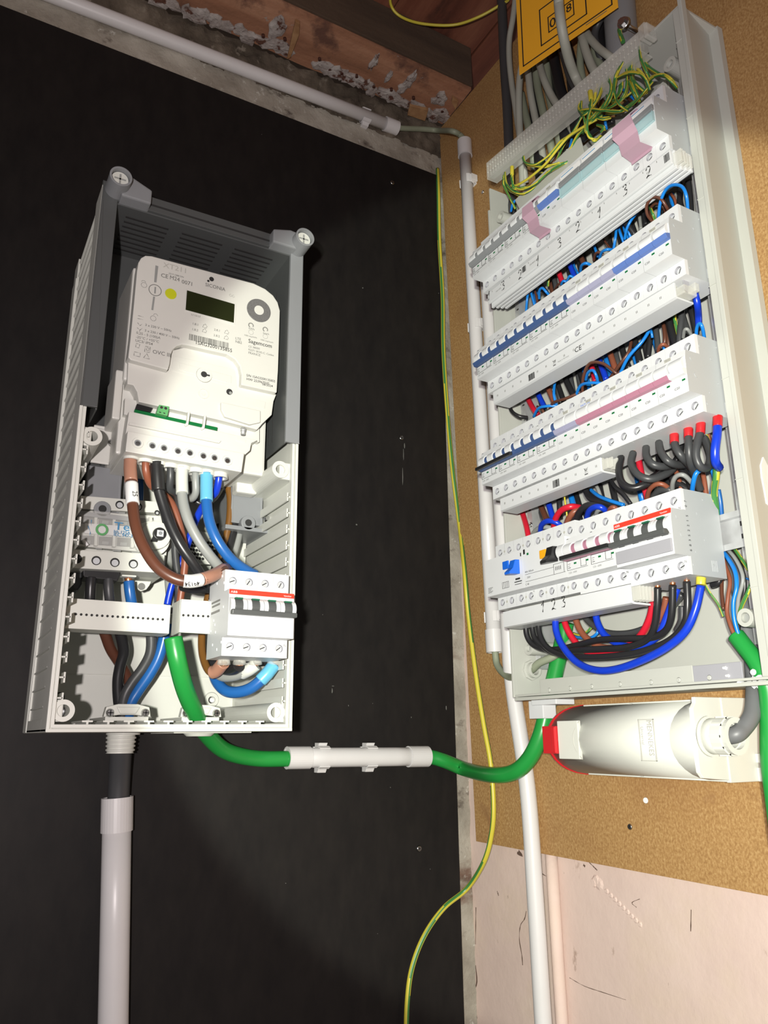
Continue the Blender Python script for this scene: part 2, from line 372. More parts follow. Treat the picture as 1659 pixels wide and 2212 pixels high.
for px, py, w_, h_ in ((777, 629, .0011, .0014), (763, 1137, .0022, .0012), (864, 985, .0006, .010), (862, 1035, .0007, .016), (866, 968, .0012, .005), (745, 1525, .0006, .0012), (797, 1520, .0006, .0006), (712, 1483, .002, .0006), (710, 1494, .0008, .004), (955, 1530, .001, .004), (880, 1550, .0006, .001), (835, 1700, .0006, .0006), (610, 1905, .0008, .0005), (920, 1875, .0006, .0005), (807, 2013, .0005, .0005), (690, 1330, .0005, .0006), (940, 640, .0008, .0006), (560, 300, .0006, .0006)):
    p = F(px, py, 0); n_ = 7; o = [(p.x + math.cos(2 * math.pi * k / n_) * w_ * rs.uniform(.5, 1.1), p.z + math.sin(2 * math.pi * k / n_) * h_ * rs.uniform(.5, 1.1)) for k in range(n_)]
    sp_.prism(o, 'y', -.0109, -.0104)
part('pale_specks', sp_, 'gpale', bb_, kind='stuff')
ck_ = B()
for q, wd in (([(1137, 1968), (1133, 1985), (1124, 2000), (1122, 2030), (1127, 2062), (1129, 2085)], .0010), ([(1168, 1885), (1183, 1893), (1198, 1882)], .0006), ([(1120, 1838), (1128, 1848), (1117, 1842)], .0018), ([(1260, 1868), (1264, 1872)], .0016), ([(1272, 1862), (1282, 1872), (1290, 1880)], .0008), ([(1027, 2085), (1030, 2120), (1024, 2150), (1030, 2200)], .0016), ([(1028, 1960), (1027, 2040)], .0012), ([(1074, 1925), (1077, 1935)], .0010), ([(1230, 2112), (1262, 2130), (1300, 2143), (1352, 2160)], .0004), ([(1493, 1965), (1492, 2012)], .0008), ([(1375, 1960), (1365, 1950), (1382, 1942)], .0006)):
    P = [R(x, y, -.0184) for x, y in q]; C2 = curve(P, 4); a_, c_ = [], []
    for i, p in enumerate(C2):
        t_ = (C2[min(i + 1, len(C2) - 1)] - C2[max(i - 1, 0)]).normalized(); n2 = Vector((0, -t_.z, t_.y)) * wd * rs.uniform(.3, 1.1); a_.append(p + n2); c_.append(p - n2)
    for i in range(len(C2) - 1): ck_.add([a_[i], a_[i + 1], c_[i + 1], c_[i]], [(0, 1, 2, 3)])
solo('wall_cracks', ck_, 'crack', kind='structure')
dn = R(1288, 1908, -.018); dl2 = B()
for k in range(3): dl2.cyl((.0186, dn.y + k * .004 - .004, dn.z + (k % 2) * .003), (-1, 0, 0), .0075 - k * .001, .0016 + k * .0005, 9, 0, .004, False)
for i in range(9):
    p = R(1310 + i * 9, 1925 + i * 9, -.018); dl2.cyl((.0186, p.y, p.z), (-1, 0, 0), .0034, .0012, 7, 0, .002, False)
solo('wall_patches', dl2, 'pink_wall', kind='structure')
# ================================================================== pipes and long cables
def pipe_clip(P, ax, r, side, parent_name, label, group=None):
    """open saddle clip round a pipe at P, pipe along ax, wall on the side of -out"""
    ax = Vector(ax).normalized(); out = Vector(side).normalized(); t = ax.cross(out).normalized(); P = Vector(P)
    rg = []
    for k in range(13):
        q = math.radians(-38 + (256) * k / 12); rg.append(q)
    b = B(); prof = []
    for q in rg:
        d = out * -math.cos(math.pi - (q - math.radians(90)) - math.pi) if 0 else (t * math.cos(q) + out * -math.sin(q) * -1 * -1)
        prof.append(d)
    inn = [P + d * (r + .0004) for d in prof]; ou = [P + d * (r + .0022) for d in prof]
    loop = inn + ou[::-1]; w2 = .0075
    b.loft([[p - ax * w2 for p in loop], [p + ax * w2 for p in loop]], 0)
    foot = P - out * (r + .0020); c = [foot + t * a + out * o for a, o in ((-r * 1.05, -.002), (r * 1.05, -.002), (r * 1.05, .0016), (-r * 1.05, .0016))]
    b.loft([[p - ax * w2 for p in c], [p + ax * w2 for p in c]], 0)
    for sg in (-1, 1):
        c0 = P + t * sg * (r + .003); c = [c0 + t * a + out * o for a, o in ((-.0025, -r), (.0035, -r), (.0035, -r * .2), (-.0025, r * .15))]
        b.loft([[p - ax * w2 * .8 for p in c], [p + ax * w2 * .8 for p in c]], 0)
    return solo('pipe_clip', b, 'pvc', label, 'pipe clip', group, org=P, bevel=.0005)
def pipe(label, pts, r, ends, mname='pvc', grp=None, n=28):
    t = thing('conduit_pipe', label, 'pipe', pts[0]); C = curve(pts, 8)
    part('pipe_tube', B().tube(C, r, n), mname, t)
    for a, b2, rr in ends:
        a, b2 = Vector(a), Vector(b2); u = (b2 - a).normalized(); h = (b2 - a).length
        part('coupling', B().cyl(a, u, rr, h, 32, 0, ri=rr - .0018).cyl(a + u * h * .5, u, rr - .0005, .0012, 32), mname, t)
    return t
a, c = F(-500, -246, -.001), F(857, 277, -.001)
pipe('white conduit pipe running along the top of the black board under the joist', [a, c], .0105, [(c - (c - a).normalized() * .024, c + (c - a).normalized() * .001, .0122)])
pipe_clip(F(790, 251, -.001), c - a, .0107, (0, -1, 0), '', 'white saddle clip on the conduit below the timber joist')
a, c = R(1003, 306, .0118), R(1069, 1408, .0118); u = (c - a).normalized()
pipe('white conduit pipe left of the breaker enclosure, with a cable entering its top', [a, c], .0102, [(a - u * .0006, a + u * .03, .012), (c - u * .03, c + u * .001, .012)])
for (px, py), l in zip(((1009, 392), (1028, 703), (1061, 1333)), ('upper of three clips on the conduit left of the breaker enclosure', 'middle of three clips on the conduit left of the breaker enclosure', 'lowest of three clips on the conduit left of the breaker enclosure')):
    k = (R(px, py, .0118).z - a.z) / (c.z - a.z); pipe_clip(a.lerp(c, k), u, .0104, (-1, 0, 0), '', 'white ' + l)
P2 = [R(1049, 560, .0118), R(1094, 1300, .0118), R(1106, 1469, .0118), R(1139, 1700, .0118), R(1157, 1950, .0112), R(1180, 2300, .0112), R(1230, 2900, .0112)]
pipe('long white conduit pipe running down past the enclosure and in front of the pink wall', P2, .0102, [])
b = B().tube([R(1190, 1838, -.0105), R(1204, 2060, -.0115), R(1222, 2330, -.0115), R(1262, 2900, -.0115)], .0075, 20); p0 = R(1190, 1838, -.012)
solo('painted_pipe', b, 'pink_wall', 'thin pink painted pipe on the pink wall beside the long conduit', 'pipe', org=p0)
a, c = F(621, 1637, .0155), F(922, 1634, .0155); u = (c - a).normalized()
pipe('short horizontal white conduit pipe holding the green cable on the black board', [a, c], .0122, [(a - u * .001, a + u * .03, .0138), (c - u * .03, c + u * .001, .0138)])
pipe_clip(F(697, 1636, .0155), u, .0124, (0, -1, 0), '', 'left of the two white clips on the short horizontal conduit')
pipe_clip(F(800, 1635, .0155), u, .0124, (0, -1, 0), '', 'right of the two white clips on the short horizontal conduit')
a, c = F(253.5, 1724, .019), F(230, 3000, .019); u = (c - a).normalized()
pipe('thick white conduit pipe below the meter box', [a, c], .0155, [(a - u * .001, a + u * .035, .0172)])
def cable(name, label, pts, r, mname, cat='cable', group=None, n=14, sub=7):
    pts = [Vector(p) for p in pts]
    return solo(name, B().tube(curve(pts, sub), r, n), mname, label, cat, group, org=pts[0])
cable('supply_cable', 'dark supply cable between the meter box and the thick conduit below it', [F(262, 1570, .045), F(262, 1600, .042), F(258, 1680, .026), F(254, 1760, .019), F(253, 1800, .019)], .0118, 'wdark', n=20)
cable('grey_cable', 'olive grey cable linking the joist conduit to the vertical conduit', [F(840, 272, -.001), F(868, 277, .0), F(915, 279, .0), F(948, 282, .012), R(975, 283, .03), R(993, 291, .016), R(1003, 306, .0118), R(1005, 340, .0118)], .0046, 'ogrey', n=14)
G = [F(374, 1378, .150), F(384, 1430, .150), F(400, 1490, .135), F(424, 1545, .110), F(446, 1585, .075), F(487, 1622, .040), F(550, 1638, .018), F(626, 1639, .0155), F(720, 1637, .0155), F(820, 1635, .0155), F(915, 1634, .0155), F(955, 1642, .022), F(1005, 1662, .032),
     R(1062, 1674, .050), R(1110, 1668, .050), R(1144, 1638, .045), R(1167, 1590, .040), R(1180, 1540, .034), R(1190, 1495, .030), R(1205, 1430, .028), R(1216, 1380, .028), R(1222, 1345, .028)]
cable('green_cable', 'thick green cable running from the meter box through the short conduit into the breaker enclosure', G, .0096, 'green', n=22)
# the long yellow-green wire
def gy(pts, r, n=12, sub=8, tw=.42, b=None, fr=.26):
    b = b or B(); C = curve(pts, sub)
    return b.tube(C, r, n, lambda i, j: 1 if ((j + i * tw) % (n / 2)) < n * fr else 0)
def gywire(label, pts, r, group=None, tw=.2, cat='wire', fr=.26):
    return solo('earth_wire', gy(pts, r, 12, 8, tw, None, fr), ['yel', 'gstripe'], label, cat, group, org=pts[0])
gywire('long yellow-green earth wire hanging down the corner and across the black board', [F(945, 365, -.004), F(947, 420, .004), F(949, 520, .005), F(956, 640, .006), F(958, 760, .006), F(967, 900, .006), F(978, 1020, .006), F(992, 1130, .006), R(1003, 1230, .014), R(1012, 1330, .012), R(1027, 1450, .010), R(1044, 1560, .008),
        R(1060, 1650, .006), R(1066, 1740, .006), R(1062, 1800, .007), R(1046, 1860, .010), F(1010, 1918, .022), F(960, 1960, .016), F(920, 2015, .012), F(893, 2080, .010), F(881, 2150, .010), F(878, 2260, .010), F(885, 2500, .010), F(905, 2900, .010)], .0034, tw=.05, fr=.15)
cable('thin_yellow_wire', 'thin yellow wire hanging in a loop below the ceiling planks', [T(842, -90, 2.548), T(843, -25, 2.535), T(845, 12, 2.53), T(866, 36, 2.52), T(911, 51, 2.52), T(979, 54, 2.52), T(1033, 37, 2.52), T(1085, 8, 2.53), T(1100, -5, 2.54), T(1112, -60, 2.548)], .0022, 'yel', 'wire')
# ================================================================== breakers
def screw(parent, x, z, y, r=.0034, mname='tscrew', label=None, name='terminal_screw', side=None, slot=True, loc=True):
    b = B().cyl((x, y + .001, z), (0, -1, 0), r, .0012, 14, 0)
    if slot:
        a = random.uniform(.3, 1.2)
        for q in (a, a + math.pi / 2)[:2 if slot == 2 else 1]:
            c, s_ = math.cos(q) * r * .8, math.sin(q) * r * .8; nx, nz = -math.sin(q) * .00045, math.cos(q) * .00045
            b.add([(x - c - nx, y - .0003, z - s_ - nz), (x + c - nx, y - .0003, z + s_ - nz), (x + c + nx, y - .0003, z + s_ + nz), (x - c + nx, y - .0003, z - s_ + nz)], [(0, 1, 2, 3)], 1)
    return part(name, b, [mname, 'hole'], parent, 0, not loc)
PT = .0175
def breaker(n, style='plain', lever='dblue', label='', cat='circuit breaker', hz=.039, name='circuit_breaker', upper=True, loc=(0, 0, 0), rz=0, group=None, seg=True, tog=None):
    t = thing(name, label, cat, loc, rz, group); W = n * PT; g = .00018; k = hz / .039
    nz0, nz1 = -.0225 * k, .0190 * k; ny = -.1163
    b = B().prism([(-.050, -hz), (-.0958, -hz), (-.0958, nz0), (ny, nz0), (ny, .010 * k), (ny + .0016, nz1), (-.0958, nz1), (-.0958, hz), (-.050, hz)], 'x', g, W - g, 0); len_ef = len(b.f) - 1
    for i in range(n):
        x0, x1 = i * PT + (g if i == 0 else .00012), (i + 1) * PT - (g if i == n - 1 else .00012)
        for z0, z1, cz in ((-hz, nz0 - .0002, -.0305 * k), (nz1 + .0002, hz, .0290 * k)):
            b.holed(x0, x1, z0, z1, -.100, (x0 + x1) / 2, cz, .0041, .0032, 0, 1)
            b.add([(x0, -.100, z0), (x1, -.100, z0), (x1, -.0958, z0), (x0, -.0958, z0)], [(0, 1, 2, 3)], 0); b.add([(x0, -.100, z1), (x1, -.100, z1), (x1, -.0958, z1), (x0, -.0958, z1)], [(0, 1, 2, 3)], 0)
            for xx in (x0, x1): b.add([(xx, -.100, z0), (xx, -.100, z1), (xx, -.0958, z1), (xx, -.0958, z0)], [(0, 1, 2, 3)], 0)
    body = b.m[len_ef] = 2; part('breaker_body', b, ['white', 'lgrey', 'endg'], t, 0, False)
    # moulded end face: shallow pips and clamps
    s = B()
    for yy, zz, rr in ((-.108, .012, .0022), (-.104, -.004, .0026), (-.094, .028, .0016), (-.080, .018, .0018), (-.074, -.006, .0014), (-.088, -.018, .0014), (-.093, -.030, .0016), (-.070, .032, .0013), (-.066, -.028, .0012)):
        s.cyl((W - g, yy, zz * k), (1, 0, 0), rr, .0004, 10)
    for q in range(4): s.box(W - g, W - g + .0005, -.062 - q * .0022, -.0612 - q * .0022, (-.034) * k, (-.024) * k)
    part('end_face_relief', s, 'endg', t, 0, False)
    for i in range(n):
        for cz in (-.0305 * k, .0290 * k): screw(t, (i + .5) * PT, cz, -.0972, .0036)
    # toggles
    ty, tz, tr = ny - .0022, (.0055 if style != 'abb' else .0035) * k, .0072
    def dome(x0, x1, r, m0='white', nm='toggle'):
        o = [(ty + .004 - math.cos(q) * r, tz + math.sin(q) * r) for q in [math.radians(-90 + 15 * j) for j in range(13)]] + [(ty + .0065, tz + r), (ty + .0065, tz - r)]
        part(nm, B().prism(o, 'x', x0, x1, 0, False), m0, t, .0003, False)
    hl = B()
    if style == 'window':
        for i in range(0, n, 2):
            x0 = i * PT
            part('label_plate', B().box(x0 + .0015, x0 + 2 * PT - .0015, ny - .0005, ny, .0085, .0165), 'paper', t, 0, False)
            part('blue_line', B().box(x0 + .003, x0 + 2 * PT - .012, ny - .0007, ny - .0004, .0142, .0150), 'lbl', t, 0, False)
            part('lever_bar', B().box(x0 + .0006, x0 + 2 * PT - .0006, ny - .0035, ny, .0008, .0070), 'mgrey', t, .0006, False)
            wb = B().box(x0 + .001, x0 + 2 * PT - .001, ny - .0030, ny - .0022, -.0125, -.0010)
            wb.box(x0 + .001, x0 + 2 * PT - .001, ny - .0030, ny, -.0018, -.0010).box(x0 + .001, x0 + 2 * PT - .001, ny - .0030, ny, -.0125, -.0117).box(x0 + .001, x0 + .0018, ny - .0034, ny, -.0125, -.001).box(x0 + 2 * PT - .0018, x0 + 2 * PT - .001, ny - .0034, ny, -.0125, -.001)
            part('clear_window', wb, 'clearb', t, 0, False)
        return t
    for i in range(n):
        x0 = i * PT
        lv = lever if isinstance(lever, str) else lever[i]
        if style == 'abb':
            dome(x0 + .0004, x0 + .0046, tr + .0018, 'white'); dome(x0 + .0132, x0 + .0172, tr + .0018, 'white'); dome(x0 + .0049, x0 + .0129, tr + .0014, 'dgrey', 'lever')
            part('green_mark', B().box(x0 + .0050, x0 + .0128, ty - .0030, ty + .002, tz + tr - .0006, tz + tr + .0010), 'dgreen', t, 0, False)
            continue
        dome(x0 + .0010, x0 + (.0118 if style == 'pair' else .0162), tr, 'white')
        if style == 'pair': dome(x0 + .0122, x0 + .0168, tr - .0012, lv, 'lever')
        part('lever_bar', B().prism([(ny + .001, -.0062), (ny - .0042, -.0056), (ny - .0066, -.0012), (ny + .001, .0010)], 'x', x0 + (.0002 if seg else -.0001), x0 + PT - (.0002 if seg else -.0001), 0), (lv if style == 'pair' or seg else lv), t, .0002, False)
    if style == 'abb':
        part('handle_bar', B().box(.0006, W - .0006, ny - .0105, ny - .0035, tz - .0090, tz - .0040).box(.002, W - .002, ny - .005, ny, tz - .0080, tz - .0048), 'dgrey', t, .0012, False)
        part('red_stripe', B().box(.0004, W - .0004, ny - .0004 + .0003, ny + .0014, nz1 - .0046 * k, nz1 - .0002), 'orred', t, 0, False)
        text('ABB', (.0015, ny - .0003, nz1 - .0036 * k), .0030, t, 'white', local=True, xs=1.3, label='white maker lettering')
        text('Vynckier', (W - .0120, ny - .0003, nz1 - .0034 * k), .0022, t, 'white', local=True, xs=1.1)
        text('S2 C63', (.007, ny - .0004, nz1 - .0085 * k), .0024, t, 'gink', local=True)
        text('3333', (.021, ny - .0004, nz1 - .0100 * k), .0040, t, 'gink', local=True); text('N', (W - .0042, -.1003, .020 * k), .0035, t, 'gink', local=True); text('N', (W - .0042, -.1003, -.0285 * k), .0035, t, 'gink', local=True)
        return t
    # printing and indicator windows
    for i in range(n):
        x0 = i * PT
        part('indicator_window', B().box(x0 + .0112, x0 + .0148, ny - .0003, ny, -.0105, -.0088), 'pcb', t, 0, False)
    if style == 'pair':
        for i in range(0, n, 2):
            x0 = i * PT; L = B()
            for z in (-.0064, -.0158): L.box(x0 + .001, x0 + 2 * PT - .004, ny - .0003, ny, z, z + .0003)
            L.box(x0 + .0010, x0 + .0013, ny - .0003, ny, -.0158, -.0064).box(x0 + .021, x0 + .0213, ny - .0003, ny, -.0145, -.0064).box(x0 + .021, x0 + .029, ny - .0003, ny, -.0145, -.0142).box(x0 + .0288, x0 + .0291, ny - .0003, ny, -.0145, -.0085)
            for q in range(3): L.box(x0 + .002 + q * .0026, x0 + .0034 + q * .0026, ny - .0003, ny, -.0058, -.0048)
            L.box(x0 + .0025, x0 + .0060, ny - .0003, ny, -.0095, -.0092).box(x0 + .0025, x0 + .0052, ny - .0003, ny, -.0115, -.0112).box(x0 + .0025, x0 + .0060, ny - .0003, ny, -.0135, -.0130)
            part('printed_lines', L, 'ink', t, 0, False)
            lg = B().box(x0 + .0012, x0 + .0038, ny - .0003 + .0016, ny + .0018, .0135, .0180); part('maker_mark', lg, 'ink', t, 0, False, label='small black square mark')
            part('maker_mark_detail', B().box(x0 + .0018, x0 + .0032, ny + .0010, ny + .0014, .0152, .0157).box(x0 + .0022, x0 + .0027, ny + .0010, ny + .0014, .0140, .0174), 'white', t, 0, False)
            text('C20 - 6000', (x0 + .003, ny - .0004, -.0195), .0026, t, 'gink', local=True)
    else:
        for i in range(0, n, 2):
            x0 = i * PT
            part('maker_plate', B().box(x0 + .011, x0 + .0185, ny + .0004, ny + .0018, .0150, .0182), 'fink', t, 0, False)
            text('TECO', (x0 + .0115, ny + .0002, .0155), .0026, t, 'gink', local=True, label='grey maker lettering')
            text('C20', (x0 + .002, ny - .0004, -.0165), .0030, t, 'ink', local=True, xs=1.2); text('C20', (x0 + .0195, ny - .0004, -.0165), .0030, t, 'ink', local=True, xs=1.2)
    return t
RY0 = -.2305
RZ = {1: 2.0012, 2: 1.8575, 3: 1.7180, 4: 1.5750}
def onrow(row, k): return (0, RY0 - k * PT, RZ[row] + {1: .0005 + .0045 * (1 - k / 18), 2: .0015 + .001 * (1 - k / 18), 3: 0, 4: .0055 if k < 8 else .0030}[row])
RW = {1: 'top', 2: 'second', 3: 'third', 4: 'bottom'}
def shift(lst): pass
# row 1: four navy-grey pairs, one blue pair, four with clear windows
e1 = breaker(2, 'pair', 'mgrey', 'two-pole breaker with grey lever at the left end of the top row', loc=onrow(1, 0), rz=-math.pi / 2, group='grey lever breakers of the top row', seg=False)
for i in range(1, 4):
    c = dup(e1); c.location = onrow(1, 2 * i); c['label'] = 'two-pole breaker with grey lever, %s from the left in the top row' % ORD[i + 1]
breaker(2, 'plain', 'mblue', 'two-pole breaker with blue levers beside the clear-windowed breakers of the top row', loc=onrow(1, 8), rz=-math.pi / 2)
h1 = breaker(2, 'window', 'mgrey', 'leftmost of four top row breakers with grey bar and clear window', loc=onrow(1, 10), rz=-math.pi / 2, group='clear-windowed breakers of the top row')
for i in range(1, 4):
    c = dup(h1); c.location = onrow(1, 10 + 2 * i); c['label'] = ['', 'second of four top row breakers with grey bar and clear window', 'third of four top row breakers with grey bar and clear window', 'rightmost top row breaker, with mauve tape across its clear window'][i]
# row 2
e2 = breaker(2, 'pair', 'dblue', 'two-pole breaker with navy lever at the left end of the second row', loc=onrow(2, 0), rz=-math.pi / 2, group='navy lever breakers of the second row', seg=False)
for i in range(1, 5):
    c = dup(e2); c.location = onrow(2, 2 * i); c['label'] = 'two-pole breaker with navy lever, %s from the left in the second row' % ORD[i + 1]
t1 = breaker(2, 'plain', 'lilac', 'two-pole breaker with lilac levers in the second row, beside the navy ones', loc=onrow(2, 10), rz=-math.pi / 2, group='lilac lever breakers of the second row')
c = dup(t1); c.location = onrow(2, 12); c['label'] = 'two-pole breaker with lilac levers in the second row, beside the blue ones'
t2 = breaker(2, 'plain', 'mblue', 'two-pole breaker with blue levers in the second row, beside the lilac ones', loc=onrow(2, 14), rz=-math.pi / 2, group='blue lever breakers of the second row')
c = dup(t2); c.location = onrow(2, 16); c['label'] = 'two-pole breaker with blue levers at the right end of the second row'
# row 3
q4 = breaker(4, 'pair', 'dblue', 'four-pole breaker with black tie bar at the left end of the third row', loc=onrow(3, 0), rz=-math.pi / 2, seg=False)
part('tie_bar', B().box(.0008, 4 * PT - .0008, -.1265, -.1220, -.0058, -.0020), 'black', q4, .0008, False)
for i, l in ((4, 'left of two navy-levered two-pole breakers in the third row'), (6, 'right of two navy-levered two-pole breakers in the third row')):
    c = dup(e2); c.location = onrow(3, i); c['label'] = l; c['group'] = 'navy lever breakers of the third row'
c = dup(t1); c.location = onrow(3, 8); c['label'] = 'two-pole breaker with lilac levers in the third row'; del c['group']
m4 = breaker(4, 'plain', 'mauve', 'four-pole breaker with mauve levers in the middle of the third row', loc=onrow(3, 10), rz=-math.pi / 2)
text('EATON', (.003, -.1156, .0135), .0034, m4, 'bblue', local=True, xs=1.2, label='blue maker lettering')
m2 = breaker(2, 'plain', 'mauve', 'two-pole breaker with mauve levers in the third row, second from its right end', loc=onrow(3, 14), rz=-math.pi / 2)
breaker(2, 'plain', ['mauve', 'white'], 'two-pole breaker with one mauve and one white lever ending the third row', loc=onrow(3, 16), rz=-math.pi / 2)
# row 4
def rcd(loc, label, test, tcol, lever, four=False):
    t = thing('residual_current_device', label, 'safety switch', loc, -math.pi / 2); W = 4 * PT; hz = .039; g = .0002; ny = -.1163
    b = B().prism([(-.050, -hz), (-.0958, -hz), (-.0958, -.0245), (ny, -.0245), (ny, .0195), (-.0958, .0195), (-.0958, hz), (-.050, hz)], 'x', g, W - g, 0)
    for z0, z1, cz in ((-hz, -.0247, -.0310), (.0197, hz, .0292)):
        b.holed(g, W / 4 - .0001, z0, z1, -.100, PT * .5, cz, .0041, .0032, 0, 1)
        for i in range(1, 4): b.holed(i * PT + .0001, (i + 1) * PT - (.0001 if i < 3 else g), z0, z1, -.100, (i + .5) * PT, cz, .0041, .0032, 0, 1)
        for z in (z0, z1): b.add([(g, -.100, z), (W - g, -.100, z), (W - g, -.0958, z), (g, -.0958, z)], [(0, 1, 2, 3)], 0)
        for xx in (g, W - g): b.add([(xx, -.100, z0), (xx, -.100, z1), (xx, -.0958, z1), (xx, -.0958, z0)], [(0, 1, 2, 3)], 0)
    part('device_body', b, ['white', 'lgrey'], t, 0, False)
    for i in range(4):
        for cz in (-.0310, .0292): screw(t, (i + .5) * PT, cz, -.0972, .0037)
        if i in (0, 2):
            for cz in (-.0310, .0292): part('test_hole', B().cyl(((i + 1) * PT, -.1002, cz), (0, 1, 0), .0015, .0008, 10), 'fink', t, 0, False)
    x = .0345 if not four else .030
    part('test_button', B().box(x, x + .0105, ny - .0016, ny + .001, .0020, .0115), tcol, t, .0008, False, label='%s test button' % test)
    return t, ny
t, ny = rcd(onrow(4, 0), 'residual current device with blue button and blue lever, left end of the bottom row', 'blue', 'bblue', 'bblue')
lv = B().prism([(ny, .009), (ny - .006, .0085), (ny - .0095, -.001), (ny - .0150, -.0060), (ny - .0148, -.0085), (ny, -.0075)], 'x', .0545, .0640, 0)
part('lever', lv, 'bblue', t, .0006, False, label='bright blue switch lever')
L = B().box(.0555, .0635, ny - .0003, ny, -.0135, -.0115); L.box(.0535, .0665, ny - .0003, ny, -.0162, -.0152).box(.054, .066, ny - .0003, ny, -.0188, -.0182).box(.066, .0675, ny - .0003, ny, .012, .016)
for i in range(5): L.box(.004, .013 - (i % 3) * .002, ny - .0003, ny, -.0150 - i * .0014, -.0146 - i * .0014)
for z in (-.0195, -.0125): L.box(.031, .043, ny - .0003, ny, z, z + .0003)
for xx in (.031, .034, .037, .040, .0427): L.box(xx, xx + .0003, ny - .0003, ny, -.0195, -.0125)
part('printed_lines', L, 'ink', t, 0, False); text('N', (.0655, -.1003, -.0275), .003, t, 'gink', local=True)
t, ny = rcd(onrow(4, 4), 'residual current device with orange button and black lever in the bottom row', 'orange', 'orange', 'black', True)
lv = B().prism([(ny, .011), (ny - .0065, .0105), (ny - .0095, .001), (ny - .0170, -.0055), (ny - .0168, -.0085), (ny, -.0055)], 'x', .0480, .0580, 0)
part('lever', lv, 'black', t, .0006, False, label='black switch lever')
o = [(ny + .004 - math.cos(q) * .0085, .0035 + math.sin(q) * .0085) for q in [math.radians(-90 + 15 * j) for j in range(13)]] + [(ny + .006, .012), (ny + .006, -.005)]
part('toggle_surround', B().prism(o, 'x', .0592, .0690, 0), 'white', t, .0003, False)
part('maker_mark', B().box(.0015, .0045, ny - .0003, ny, .013, .0185), 'ink', t, 0, False); part('indicator_window', B().box(.0075, .0105, ny - .0003, ny, .011, .0135), 'pcb', t, 0, False)
L = B()
for z in (-.0105, -.0185): L.box(.003, .050 if z > -.011 else .068, ny - .0003, ny, z, z + .0003)
for xx in (.0500, .0660): L.box(xx, xx + .0003, ny - .0003, ny, -.0185, -.0075)
L.box(.050, .066, ny - .0003, ny, -.0078, -.0075)
for xx in (.053, .0555, .058, .0605): L.box(xx, xx + .0006, ny - .0003, ny, -.0145, -.0105)
part('printed_lines', L, 'ink', t, 0, False); text('40A 300mA', (.003, ny - .0004, -.0085), .0030, t, 'ink', local=True); text('C 40', (.003, ny - .0004, -.0225), .0030, t, 'ink', local=True); text('230V', (.006, ny - .0004, -.0150), .0028, t, 'ink', local=True)
m5 = breaker(4, 'pair', 'mauve', 'four-pole breaker with mauve levers and black tie bar in the bottom row', loc=onrow(4, 8), rz=-math.pi / 2, seg=False)
part('tie_bar', B().box(.0008, 4 * PT - .0008, -.1270, -.1220, -.0058, -.0015), 'black', m5, .0008, False); text('N', (4 * PT - .0042, -.1003, -.0285), .0035, m5, 'ink', local=True)
ab = breaker(4, 'abb', 'dgrey', 'four-pole breaker with red stripe and dark handle ending the bottom row', loc=(-.0, RY0 - 12 * PT + .0004, RZ[4] + .001), rz=-math.pi / 2, hz=.0402)
part('lower_cover', B().box(.0015, 4 * PT - .0015, -.1183, -.1160, -.0205, -.0085), 'lgrey', ab, .0006, False, label='grey lower cover')
st = B()
for i, ch in enumerate('68352215 07'):
    if ch != ' ':
        o = text(ch, (0, 0, 0), .0040, ab, 'ink', local=True)
        o.matrix_local = Matrix.Translation((4 * PT + .0003, -.094, -.019 + i * .0046 )) @ Matrix.Rotation(math.pi / 2, 4, 'Z') @ Matrix.Rotation(math.pi / 2, 4, 'X') @ Matrix.Rotation(math.pi / 2, 4, 'Z') @ Matrix.Scale(.0040, 4)
# mauve tape strips
def rl(name, b, mats, label, cat, org, bevel=0, group=None): return solo(name, b, mats, label, cat, group, None, bevel, org)
def Y(k): return RY0 - k * PT
def tape(k0, k1, label):
    z = RZ[1]; pr = [(-.1008, z + .030), (-.1008, z + .0200), (-.1170, z + .0180), (-.1265, z + .008), (-.1255, z - .004), (-.1188, z - .010), (-.1172, z - .0228), (-.1012, z - .0232), (-.1010, z - .0262)]
    b = B(); r0 = [(x - .0022, Y(k0) + .0015 * math.sin(i * 1.9), zz) for i, (x, zz) in enumerate(pr)]; r1 = [(x - .0022, Y(k1) + .0012 * math.cos(i * 2.3), zz - .001) for i, (x, zz) in enumerate(pr)]
    r2 = [(x - .0006, y, zz) for x, y, zz in r1]; r3 = [(x - .0006, y, zz) for x, y, zz in r0]
    b.loft([r0, r1, r2, r3, r0], 0, False, False, False); return rl('tape_strip', b, 'tape', label, 'tape', (-.11, Y(k0), z))
tape(6.9, 8.0, 'mauve tape strip across the top row, beside the blue levers'); tape(15.4, 16.9, 'mauve tape strip over the clear window at the right of the top row')
# ================================================================== busbars below the rows
def barcode(t, x, y, z, h, n, seed, w_=.00055, mname='ink', name='barcode'):
    b = B(); rr = random.Random(seed)
    for i in range(n):
        ww = rr.choice((.4, .7, 1)) * w_; b.box(x, x + ww, y - .0002, y, z, z + h); x += ww + rr.choice((.5, .8)) * w_
    return part(name, b, mname, t, 0, False)
def busbar(row, k0, k1, label, z0, z1, y0, y1, name='busbar'):
    t = thing(name, label, 'busbar', (0, Y(k0), RZ[row] + {1: .0025, 2: .002, 3: 0, 4: .0045}[row]), -math.pi / 2); L = (k1 - k0) * PT
    return t, L
